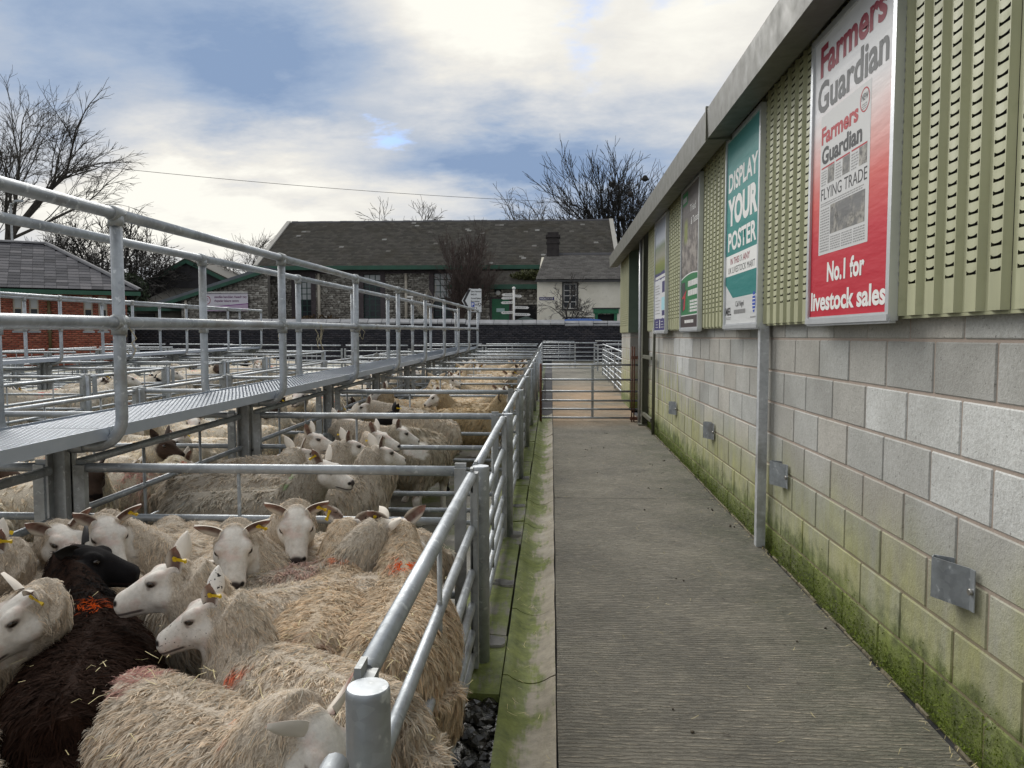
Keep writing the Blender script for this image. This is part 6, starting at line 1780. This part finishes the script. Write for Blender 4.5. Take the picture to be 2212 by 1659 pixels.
b = MB(); b.quad((CX0-.06, e0.y, e0.z), (CX1, e0.y, e0.z), (CX1, r0.y, r0.z), (CX0+.42, r0.y, r0.z)); b.quad((CX0+.42, r0.y, r0.z), (CX1, r0.y, r0.z), (CX1, r0.y+3.2, e0.z), (CX0, r0.y+3.2, e0.z)); b.poly([(CX0-.06, e0.y, e0.z), (CX0+.42, r0.y, r0.z), (CX0, r0.y+3.2, e0.z)])
cr = child(cot, 'roof', b, BLACKV)
o = obj('slates', slate_sheet('slates', lambda v: CX0-.06+.48*v/CL, lambda v: CX1, CL, .30, .20, mk_brick('cottage slate', [(.115, .108, .10), (.165, .155, .145), (.215, .205, .19)], None)), cr, (0, e0.y, e0.z+.02), (csl, 0, 0)); o['kind'] = 'stuff'
x = CX0+.45
while x < CX1: obj('ridge_tile', RTM, cr, (x, r0.y, r0.z+.05), (0, 0, 0)); x += .515
b = MB(); b.bb(-.27, .43, CY+2.7, CY+3.3, 5.7, 7.2); b.bb(-.31, .47, CY+2.66, CY+3.34, 6.85, 6.95); b.bb(-.34, .50, CY+2.62, CY+3.38, 7.2, 7.34); b.bb(-.24, .40, CY+2.72, CY+3.28, 7.34, 7.5); o = obj('chimney', b.mesh('chimney', plain('sooty chimney brick', (.035, .03, .03), .9, 0, .3, 5)), cr)
b = MB(); b.bb(CX0-.1, CX1, CY-.36, CY-.26, 4.44, 4.54); child(cot, 'gutter', b, DARKTIM)
b = MB(); b.bb(-.66, .14, CY-.03, CY-.005, 3.48, 3.64); ns = child(cot, 'street_nameplate', b, INKN); obj('lettering', letters_h('NORTH ST', .10, INKW, .7, .002), ns, (-.26, CY-.035, 3.51), rx)

# road sign, fingerpost, lamp post, car
sgn = empty('road_sign', (-3.75, 37.5, .75), label='white left-pointing road sign with black chevron edge and blue parking symbol', cat='sign')
zt, zb = 3.05, 1.95
b = MB(); pts = [(.34, 0, zb), (.34, 0, zt+.02), (-.28, 0, zt+.02), (-.62, 0, (zt+zb)/2), (-.28, 0, zb)]; b.prism(pts, (0, .04, 0)); b.build('board', ink('white sign sheet', (.66, .68, .70), .35), sgn)
b = MB(); b.poly([(-.24, -.004, zt), (-.30, -.004, zt), (-.57, -.004, (zt+zb)/2), (-.30, -.004, zb+.02), (-.24, -.004, zb+.02), (-.17, -.004, zb+.02), (-.45, -.004, (zt+zb)/2), (-.17, -.004, zt)]); b.build('chevron', INKK, sgn)
for i, (s_, h_, w_) in enumerate([('Saint Harmon', .105, .50), ('B4518', .1, .27), ('Gorsaf fysiau', .1, .48), ('Bus station', .1, .42)]):
    obj('lettering', letters_h(s_, h_*.8, INKK, w_, .002, 'LEFT'), sgn, (-.17, -.006, zt-.14-.145*i-(.04 if i > 1 else 0)), rx)
b = MB(); b.quad((-.16, -.006, 2.2), (0, -.006, 2.2), (0, -.006, 2.42), (-.16, -.006, 2.42)); b.build('parking_symbol', INKB, sgn); obj('lettering', letters_h('P', .16, INKW, .1, .004), sgn, (-.08, -.008, 2.23), rx)
obj('lettering', letters_h('WC', .09, INKK, .14, .002), sgn, (.09, -.006, 2.26), rx)
b = MB()
for k in range(3):
    a = 2*math.pi*k/3+.5; d = Vector((math.cos(a), 0, math.sin(a))); e = Vector((-d.z, 0, d.x)); c0 = Vector((.25, -.006, 2.31))
    b.poly([c0+d*.085-e*.05, c0+d*.085+e*.03, c0+d*.03+e*.07, c0+d*.045-e*.03])
b.build('recycling_symbol', INKK, sgn)
b = MB(); b.quad((-.15, -.006, 1.98), (.12, -.006, 1.98), (.12, -.006, 2.17), (-.15, -.006, 2.17)); b.build('brown_panel', ink('brown sign panel', (.10, .07, .05)), sgn)
b = MB(); b.poly([(-.0, -.008, 1.99), (.1, -.008, 1.99), (.1, -.008, 2.1), (.07, -.008, 2.16), (.03, -.008, 2.16), (0, -.008, 2.1)]); b.build('milk_churn_symbol', INKW, sgn)
b = MB()
for xx in (-.2, .24): b.tube([(xx, .07, 0), (xx, .07, 3.1)], .04, 8)
b.build('sign_posts', GALVD, sgn)
fp = empty('fingerpost', (-1.9, 39, .78), label='white fingerpost with six arms in front of the green door', cat='signpost')
b = MB(); b.tube([(0, 0, 0), (0, 0, 3.1)], .055, 8); b.ball((0, 0, 3.15), .09); b.build('pole', WHITEP, fp)
for i, (z_, sg_, L_) in enumerate([(2.85, -1, .62), (2.78, 1, .42), (2.68, -1, .64), (2.45, -1, .66), (2.2, 1, .78), (1.95, -1, .66), (1.85, 1, .85)]):
    b = MB(); h_ = .065
    b.prism([(0, -.02, z_-h_), (sg_*(L_-.08), -.02, z_-h_-.02), (sg_*L_, -.02, z_-.02), (sg_*(L_-.08), -.02, z_+h_-.02), (0, -.02, z_+h_)], (0, .04, 0)); arm = b.build('arm', WHITEP, fp)
    b = MB(); x_ = .09
    while x_ < L_-.15: d_ = random.uniform(.03, .07); b.quad((sg_*x_, -.024, z_-.03), (sg_*(x_+d_), -.024, z_-.03), (sg_*(x_+d_), -.024, z_+.015), (sg_*x_, -.024, z_+.015)); x_ += d_+.03
    obj('small_print', b.mesh('small_print', INKM), arm)
b = MB(); b.tube([(0, 0, 0), (0, 0, 8.2)], [.09, .05], 8); b.tube([(0, 0, 8.1), (.5, -.2, 8.25)], .05, 6); lp = b.build('lamp_post', GALVD, None, (-30.2, 42, .75)); tag(lp, 'slim grey lamp post behind the red brick building', 'lamp post')
b = MB(); b.box((.62, -.22, 8.27), (.45, .2, .1)); b.build('lantern', GALV, lp)
b = MB(); b.tube([(0, 0, 0), (0, 0, 2.9)], .045, 8); b.box((-.1, -.03, 2.9), (.35, .08, .1)); o = b.build('barrier_post', WHITEP, None, (at(890, 690, 42).x, 42, .78)); tag(o, 'thin white post in front of the columnar shrub', 'post')

car = empty('parked_car', (1.55, 38.6, .78), label='bright blue car of which only the roof shows above the dark wall', cat='car')
prof = [(-2.1, .35), (-2.12, .75), (-1.95, .95), (-1.75, 1.02), (-1.2, 1.52), (-.6, 1.60), (.3, 1.61), (.9, 1.55), (1.35, 1.1), (2.05, .92), (2.15, .6), (2.1, .35)]
b = MB(); hw_ = .86
def cr_(w_, sc=1.): return [(x_, w_*(1-.17*max(0, (z_-.95)/.65)), z_) for x_, z_ in prof]
Lf, Rt = cr_(-hw_), cr_(hw_); n = len(prof)
b._add(Lf+Rt, [tuple(range(n)), tuple(range(2*n-1, n-1, -1))]+[(i, n+i, n+(i+1) % n, (i+1) % n) for i in range(n)], 0, False)
me = bevel_mesh(b.mesh('body', CARB), .05, 2); o = obj('body', me, car)
for sgn_ in (-1, 1):
    b = MB(); yy_ = lambda z_: sgn_*(hw_*(1-.17*(z_-.95)/.65)+.004)
    b.poly([(-1.5, yy_(1.1), 1.1), (1.2, yy_(1.1), 1.1), (.8, yy_(1.47), 1.47), (-1.1, yy_(1.47), 1.47)]); b.build('side_window', GLASSD, car)
    b = MB(); b.tube([(-1.0, sgn_*.66, 1.62), (-.9, sgn_*.66, 1.66), (.5, sgn_*.66, 1.66), (.6, sgn_*.66, 1.62)], .018, 6); b.build('roof_rail', BLACKV, car)
    for wx_ in (-1.3, 1.32):
        b = MB(); b.tube([(wx_, sgn_*.66, .32), (wx_, sgn_*.87, .32)], .32, 18); wl = b.build('wheel', BLACKV, car)
        b = MB(); b.tube([(wx_, sgn_*.86, .32), (wx_, sgn_*.885, .32)], .2, 14); obj('rim', b.mesh('rim', ALU), wl)

# overhead cable
P0, P1 = at(-120, 322, 40), at(1330, 440, 62)
b = MB(); b.tube([P0.lerp(P1, i/24)-Vector((0, 0, .5*4*(i/24)*(1-i/24))) for i in range(25)], .014, 4); tag(b.build('overhead_cable', BLACKV), 'thin dark overhead cable crossing the sky', 'cable')

# ------------------------------------------------------------------ bare winter trees
def grow(seed, H, trunk_r, levels, spread, upright, kids, lenr=.72, twig=.010, first=.28, lean=(0, 0), droop=0.):
    rd = random.Random(seed); segs = []
    def rec(p, d, L, r, lv):
        n = 4 if lv < 2 else 3; q_ = p
        dd = d.copy(); r1 = max(r*.62, twig*.7)
        pts = [p]
        for i in range(n):
            dd = (dd+Vector((rd.gauss(0, .11), rd.gauss(0, .11), rd.gauss(0, .08)+upright*.12-droop*(lv > 2)*.12))).normalized()
            q2 = q_+dd*(L/n); ra = r+(r1-r)*i/n; rb_ = r+(r1-r)*(i+1)/n
            segs.append((q_, q2, ra, rb_, lv)); q_ = q2; pts.append(q2)
        if lv >= levels: return
        k = kids[min(lv, len(kids)-1)]
        for i in range(k):
            f = 1.0 if i == 0 else rd.uniform(.35 if lv else first, 1.0)
            idx = min(int(f*n), n-1); b0 = pts[idx].lerp(pts[idx+1], f*n-idx) if idx < n else pts[-1]
            a = rd.uniform(0, 2*math.pi); s_ = spread*rd.uniform(.6, 1.25)*(.55 if i == 0 else 1)
            o1 = dd.orthogonal().normalized(); o2 = dd.cross(o1)
            nd = (dd*math.cos(s_)+(o1*math.cos(a)+o2*math.sin(a))*math.sin(s_)).normalized()
            nd = (nd+Vector((0, 0, upright*.25))).normalized()
            rec(b0, nd, L*lenr*rd.uniform(.75, 1.15), max(r1*(.9 if i == 0 else rd.uniform(.5, .75)), twig), lv+1)
    rec(Vector((0, 0, 0)), Vector((lean[0], lean[1], 1)).normalized(), H*.36, trunk_r, 0)
    return segs
def seg_mesh(name, segs, m_, sides):
    n = len(segs)
    A = np.array([s[0] for s in segs]); B = np.array([s[1] for s in segs]); ra = np.array([s[2] for s in segs]); rb_ = np.array([s[3] for s in segs])
    d = B-A; d /= np.linalg.norm(d, axis=1)[:, None]+1e-9
    ref = np.where(np.abs(d[:, 2:3]) > .9, np.array([[1., 0, 0]]), np.array([[0, 0, 1.]]))
    u = np.cross(d, ref); u /= np.linalg.norm(u, axis=1)[:, None]; v = np.cross(d, u)
    V = np.zeros((n, 2, sides, 3))
    for k in range(sides):
        a = 2*math.pi*k/sides; w_ = u*math.cos(a)+v*math.sin(a)
        V[:, 0, k] = A+w_*ra[:, None]; V[:, 1, k] = B+d*(ra[:, None]*.3)+w_*rb_[:, None]
    base = (np.arange(n)*2*sides)[:, None]
    F = np.concatenate([np.stack([base[:, 0]+k, base[:, 0]+(k+1) % sides, base[:, 0]+sides+(k+1) % sides, base[:, 0]+sides+k], 1) for k in range(sides)])
    return mesh_np(name, V.reshape(-1, 3), F, [m_], smooth=sides > 3)
def tree(name, loc, label, bark, seed, H, group='bare winter trees', **kw):
    sg_ = grow(seed, H, **kw)
    zmax = max(s[1].z for s in sg_)
    root = empty(name, loc, label=label, cat='tree', group=group)
    k = H/zmax
    root.scale = (k, k, k)
    obj('trunk', seg_mesh('trunk', [s for s in sg_ if s[4] <= 1], bark, 7), root)
    o = obj('crown', seg_mesh('crown', [s for s in sg_ if s[4] > 1], bark, 3), root)
    return root, len(sg_)
BARKL = plain('pale grey bark', (.11, .10, .088), .9, 0, .3, 3)
def tl(px, Y): return (at(px, 700, Y).x, Y, .72)
tc_ = 0
for args in [
    ('bare_tree', tl(-40, 46), 'tall bare tree with drooping arched branches behind the brick building', BARK, 3, 18.0, dict(trunk_r=.26, levels=5, spread=.50, upright=.32, kids=(8, 6, 5, 4, 4), lenr=.60, twig=.010, first=.3, droop=.6)),
    ('bare_tree', tl(205, 52), 'spreading bare oak with dense twisted crown beside the roof hip', BARKD, 8, 10.3, dict(trunk_r=.34, levels=5, spread=.72, upright=.05, kids=(6, 5, 4, 4, 4), lenr=.70, twig=.016, first=.5)),
    ('bare_tree', tl(285, 54), 'spreading bare oak close beside the dark gabled hut', BARKD, 14, 9.3, dict(trunk_r=.3, levels=5, spread=.75, upright=.0, kids=(6, 5, 4, 4, 4), lenr=.70, twig=.016, first=.5)),
    ('bare_tree', tl(130, 56), 'lower bare tree between the tall drooping tree and the oaks', BARKD, 25, 10.0, dict(trunk_r=.28, levels=5, spread=.75, upright=.05, kids=(6, 5, 4, 4, 3), lenr=.70, twig=.016, first=.4)),
    ('bare_tree', tl(500, 60), 'low bare hedge tree behind the gap between hut and hall', BARKD, 31, 6.9, dict(trunk_r=.2, levels=5, spread=.8, upright=.0, kids=(6, 5, 4, 4, 4), lenr=.72, twig=.016, first=.3)),
    ('bare_tree', tl(592, 68), 'bare rounded tree showing past the left verge of the hall roof', BARK, 17, 10.6, dict(trunk_r=.24, levels=5, spread=.66, upright=.1, kids=(6, 5, 4, 4, 3), lenr=.70, twig=.016, first=.45)),
    ('bare_tree', tl(880, 72), 'bare fan-shaped treetop rising over the middle of the hall ridge', BARKL, 41, 13.5, dict(trunk_r=.24, levels=5, spread=.72, upright=.1, kids=(9, 6, 5, 4, 3), lenr=.62, twig=.015, first=.55)),
    ('bare_tree', tl(1110, 70), 'bare pale treetop over the hall ridge, on the side of the fan-shaped treetop', BARKL, 43, 14.2, dict(trunk_r=.24, levels=5, spread=.72, upright=.1, kids=(9, 6, 5, 4, 3), lenr=.62, twig=.015, first=.55)),
    ('bare_tree', tl(1175, 70), 'bare pale treetop over the hall ridge, on the side of the big dark tree', BARKL, 47, 13.9, dict(trunk_r=.24, levels=5, spread=.72, upright=.1, kids=(9, 6, 5, 4, 3), lenr=.62, twig=.015, first=.55)),
    ('bare_tree', tl(1345, 62), 'big dark bare tree with old nests behind the eaves of the shed', BARKD, 59, 16.8, dict(trunk_r=.40, levels=6, spread=.44, upright=.22, kids=(8, 5, 4, 3, 3, 2), lenr=.70, twig=.020, first=.35)),
    ('bare_tree', tl(1418, 64), 'dark bare tree partly hidden by the eaves of the shed', BARKD, 61, 15.0, dict(trunk_r=.34, levels=5, spread=.52, upright=.2, kids=(6, 5, 4, 4, 3), lenr=.74, twig=.018, first=.35)),
    ('columnar_tree', (at(998, 700, 44.5).x, 44.5, .75), 'bare columnar tree of upright reddish twigs in front of the hall', BARKR, 71, 8.0, dict(trunk_r=.13, levels=5, spread=.36, upright=.45, kids=(14, 7, 4, 3, 2), lenr=.64, twig=.010, first=.02)),
    ('young_tree', (at(1235, 700, 40).x, 40, .78), 'small bare street tree in front of the cream cottage', BARK, 83, 4.0, dict(trunk_r=.055, levels=4, spread=.85, upright=.0, kids=(9, 5, 4, 3), lenr=.55, twig=.007, first=.25)),
    ('young_tree', (at(957, 700, 45.5).x-.9, 45.5, .75), 'thin pale sapling against the stone wall of the hall', CREAMP, 91, 3.9, dict(trunk_r=.05, levels=3, spread=.6, upright=.2, kids=(7, 4, 3), lenr=.5, twig=.008, first=.3)),
]:
    nm, loc, lab, bk, sd_, H_, kw = args
    r_, c_ = tree(nm, loc, lab, bk, sd_, H_, **kw); tc_ += c_
    if 'old nests' in lab:
        b = MB()
        for (x_, z_) in ((-.9, 12.4), (.5, 11.6), (1.6, 12.8), (2.0, 10.9), (-.2, 9.8)):
            lump(b, (x_, 0, z_), .28, 0, 7, 5, (1, 1, .8))
        nb = b.build('nests', BARKD, r_); 
print('tree segments', tc_)
# low shrubs at the foot of the hall and ivy on the lean-to
def leaf_mass(name, loc, ext, n, m_, lab, size=.06):
    V = rng.normal(0, 1, (n, 3)); V /= np.linalg.norm(V, axis=1)[:, None]; V *= rng.random((n, 1))**.4; V *= np.array(ext)
    d1 = rng.normal(0, size, (n, 3)); d2 = rng.normal(0, size, (n, 3))
    VV = np.stack([V-d1, V+d2, V+d1, V-d2], 1).reshape(-1, 3)
    tag(obj(name, mesh_np(name, VV, np.arange(4*n).reshape(-1, 4), [m_]), None, loc), lab, 'shrub')
LEAFG = plain('dark evergreen leaf', (.03, .045, .02), .7, 0, .5, 3); LEAFB = plain('brown dead stems', (.09, .06, .03), .9, 0, .5, 3)
leaf_mass('shrub', (at(680, 690, 48.5).x, 48.5, 1.9), (2.6, .6, 1.0), 1500, LEAFB, 'brown winter shrub under the hall windows, near the first down pipe')
leaf_mass('shrub', (at(905, 690, 48).x, 48, 1.9), (1.9, .6, .9), 1300, LEAFG, 'dark evergreen shrub at the foot of the hall by the columnar tree')
leaf_mass('shrub', (at(272, 600, 50).x, 50, 4.2), (1.6, 1.2, 1.6), 2200, LEAFG, 'dark evergreen bush between the brick building and the gabled hut')
leaf_mass('ivy', (-1.2, 47.8, 5.25), (1.4, .9, .35), 1300, plain('mossy roof growth', (.06, .065, .02), .9, 0, .5, 3), 'mossy growth over the lean-to roof by the cottage', .05)
bpy.context.view_layer.update()
print('objects', len(bpy.data.objects), 'tris', sum(len(m.loop_triangles) if m.loop_triangles else len(m.polygons)*2 for m in bpy.data.meshes))
